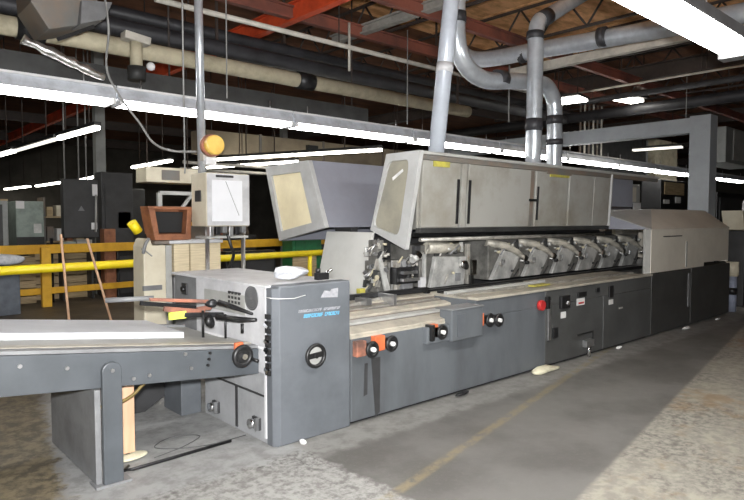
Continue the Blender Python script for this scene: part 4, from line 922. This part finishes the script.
tag(MB().cyl((3.28, 12.9, 0), (3.28, 12.9, 1.25), .03, 8).build('iron_post', 'black_metal'), 'thin black iron post between the two board stacks', 'post')
cab('black_cabinet', 'black low cabinet left of the cream cabinet', 'cabinet', 4.46, 5.3, 12.72, 13.0, 0, .95, 'black', (('door', .05, .48, .1, .9, 'dark_grey'), ('door', .52, .95, .1, .9, 'dark_grey')))
cab('green_bin', 'dark green box between the rear hood and yellow rail', 'box', 7.6, 8.4, 11.0, 11.4, .0, 1.45, 'green', (('panel', .1, .9, .6, .95, 'green'), ('carton_face', .0, .8, .05, .58, 'board_wood')))
cab('black_cabinet', 'black cabinet under the yellow rail beside the plastic bag', 'cabinet', 6.1, 7.3, 11.2, 11.45, 0, .95, 'black', (('door', .05, .95, .1, .9, 'dark_grey'),))
cab('orange_press', 'dull orange machine behind the control panel', 'machine', 5.9, 6.9, 12.8, 13.6, 0, 1.55, 'amber', (('panel', .1, .55, .55, .95, 'hopper'), ('red_column', .86, .98, .4, 1.0, 'red_beam')))
# dark presses in the far hall
k = 0
spots = [(-1, 17, 2.4), (1.2, 19, 2.0), (6.0, 18, 2.0), (8.4, 15.5, 1.9), (10.8, 14, 2.2), (13.5, 14, 2.0), (4.2, 21, 1.7), (7.8, 22, 2.1), (17, 13, 2.3), (20.5, 11.5, 2.4), (24, 10.2, 2.2), (28, 12, 2.4)]
desc = ['at the far left edge', 'beyond the grey locker', 'beyond the dark cabinet', 'right behind the control panel', 'beyond the rear hood', 'beyond the hood windows', 'beyond the cluttered rack', 'far back beyond the wooden crate', 'beyond the silver ducts', 'left of the gantry post', 'beyond the gantry post', 'far right in the distance']
for (x, y, h), d in zip(spots, desc):
    g = thing('far_press', 'dim dark printing machine %s' % d, 'machine', (x, y, 0), 'dim machines in the far hall')
    w = 1.6
    MB().box(x - w / 2, x + w / 2, y - .4, y + .5, 0, h * .62).build('base', 'tray_dark', g, .02)
    MB().prism([(x - w * .4, y - .3, h * .62), (x + w * .4, y - .3, h * .62), (x + w * .3, y - .3, h), (x - w * .3, y - .3, h)], (0, .7, 0)).build('head', 'hopper' if k % 2 else 'column', g, .02)
    MB().box(x - w * .22, x + w * .18, y - .34, y - .29, h * .68, h * .86).build('panel', ('cream', 'pale_grey', 'teal_pale', 'board_wood')[k % 4], g)
    k += 1

# ------------------------------------------------------------------ background plant, right
cab('white_machine_box', 'white and pink machine box left of the brown screen', 'machine', 13.9, 14.75, 6.6, 7.3, 0, 2.45, 'pale_grey', (('pink_plate', .2, .7, .83, .97, 'beige'), ('white_block', .55, 1.0, .72, .82, 'white'), ('dark_slot', .2, .5, .74, .81, 'dark_grey')))
cab('cream_rack', 'cream rack upright between lilac hood and white machine box', 'rack', 13.0, 13.5, 6.6, 7.0, 0, 2.45, 'hopper', (('upright', .7, .95, 0, 1, 'cream'), ('plate', .1, .6, .88, .97, 'pale_grey')))
cab('brown_screen', 'brown framed screen just left of the gantry post', 'cabinet', 15.7, 17.3, 6.5, 7.0, 0, 2.62, 'black', (('panel', .12, .88, .86, .98, 'board_wood'), ('bottle_shelf', .1, .3, .77, .81, 'paper'), ('carton', .55, .75, .78, .84, 'paper')))
cab('wall_panel', 'yellowish lit panel hanging behind the gantry crossbeam', 'panel', 21, 22.8, 8.9, 9.2, 2.9, 4.35, 'insul', (('lower_trim', 0, 1, 0, .1, 'cream'),))
cab('dark_screen_wall', 'dark hanging partition left of the yellowish lit panel', 'panel', 16.6, 20.6, 9.0, 9.2, 3.0, 4.25, 'tray_dark', (('edge', .97, 1, 0, 1, 'column'),))
cab('dark_curtain_box', 'dark boxy unit at the right edge beyond the gantry post', 'machine', 16.5, 19.0, 5.3, 6.0, 3.02, 3.9, 'column', (('panel', .2, .95, .1, .95, 'pale_grey'),))
cab('black_backdrop_cabinet', 'wide black cabinet at the right edge behind the beige housing', 'cabinet', 14.2, 16.6, 4.7, 5.2, 0, 2.2, 'black', (('door', .05, .95, .1, .95, 'dark_grey'),))
hgv = thing('hanging_straps', 'bundle of thin vertical straps hanging right of the silver ducts', 'straps', (14.8, 7.95, 3.0))
for k in range(6): MB().box(14.3 + k * .22, 14.34 + k * .22, 7.95, 7.98, 3.0, 4.6).build('strap', 'conduit' if k % 2 else 'hopper', hgv)
bm_ = thing('beige_machine', 'beige machine with bent tube handle at the right frame edge', 'machine', (12.6, 3.6, 0))
MB().prism([(12.35, 3.62, 1.42), (13.2, 3.62, 1.36), (13.2, 3.62, 1.72), (12.2, 3.62, 1.77)], (0, .35, 0)).build('top', 'cream', bm_, .015)
MB().box(12.5, 13.2, 3.66, 3.95, 0, 1.40).build('base', 'dark_grey', bm_, .01)
MB().tube(sm([(12.42, 3.66, 1.74), (12.44, 3.66, 1.92), (12.6, 3.62, 1.98), (13.2, 3.5, 1.99)]), .03, 10).build('handle', 'light_grey', bm_)
br = thing('wrapped_post', 'cream topped post in blue grey wrap right of the far base', 'post', (11.75, 3.68, 0))
MB().cyl((11.77, 3.62, .64), (11.77, 3.62, .87), .10, 16).build('cream_top', 'cream', br)
MB().cyl((11.77, 3.62, .0), (11.77, 3.62, .62), .075, 14).build('wrap', 'jeans', br)
MB().cyl((11.76, 3.615, .30), (11.76, 3.615, .42), .082, 14).build('band', 'black', br)
MB().cyl((11.77, 3.62, .62), (11.77, 3.62, .64), .09, 14).build('collar', 'insul', br)

# ------------------------------------------------------------------ light
w = bpy.data.worlds.new('hall_air'); S.world = w; w.use_nodes = True
w.node_tree.nodes['Background'].inputs['Color'].default_value = (.9, .95, 1, 1); w.node_tree.nodes['Background'].inputs['Strength'].default_value = .03
ld = bpy.data.lights.new('camera_flash', 'AREA'); ld.shape = 'RECTANGLE'; ld.size = .16; ld.size_y = .1; ld.energy = 420; ld.color = (1, 1, 1)
lo = bpy.data.objects.new('camera_flash', ld); COL.objects.link(lo)
lo.matrix_world = Matrix.Translation(Vector((0, 0, HC)) + up * .16 - fw * .05) @ m3.to_4x4()

vs = S.view_settings
S.display_settings.display_device = 'sRGB'; vs.view_transform = 'Standard'; vs.look = 'None'; vs.gamma = 1; vs.use_curve_mapping = False; vs.exposure = 0.12
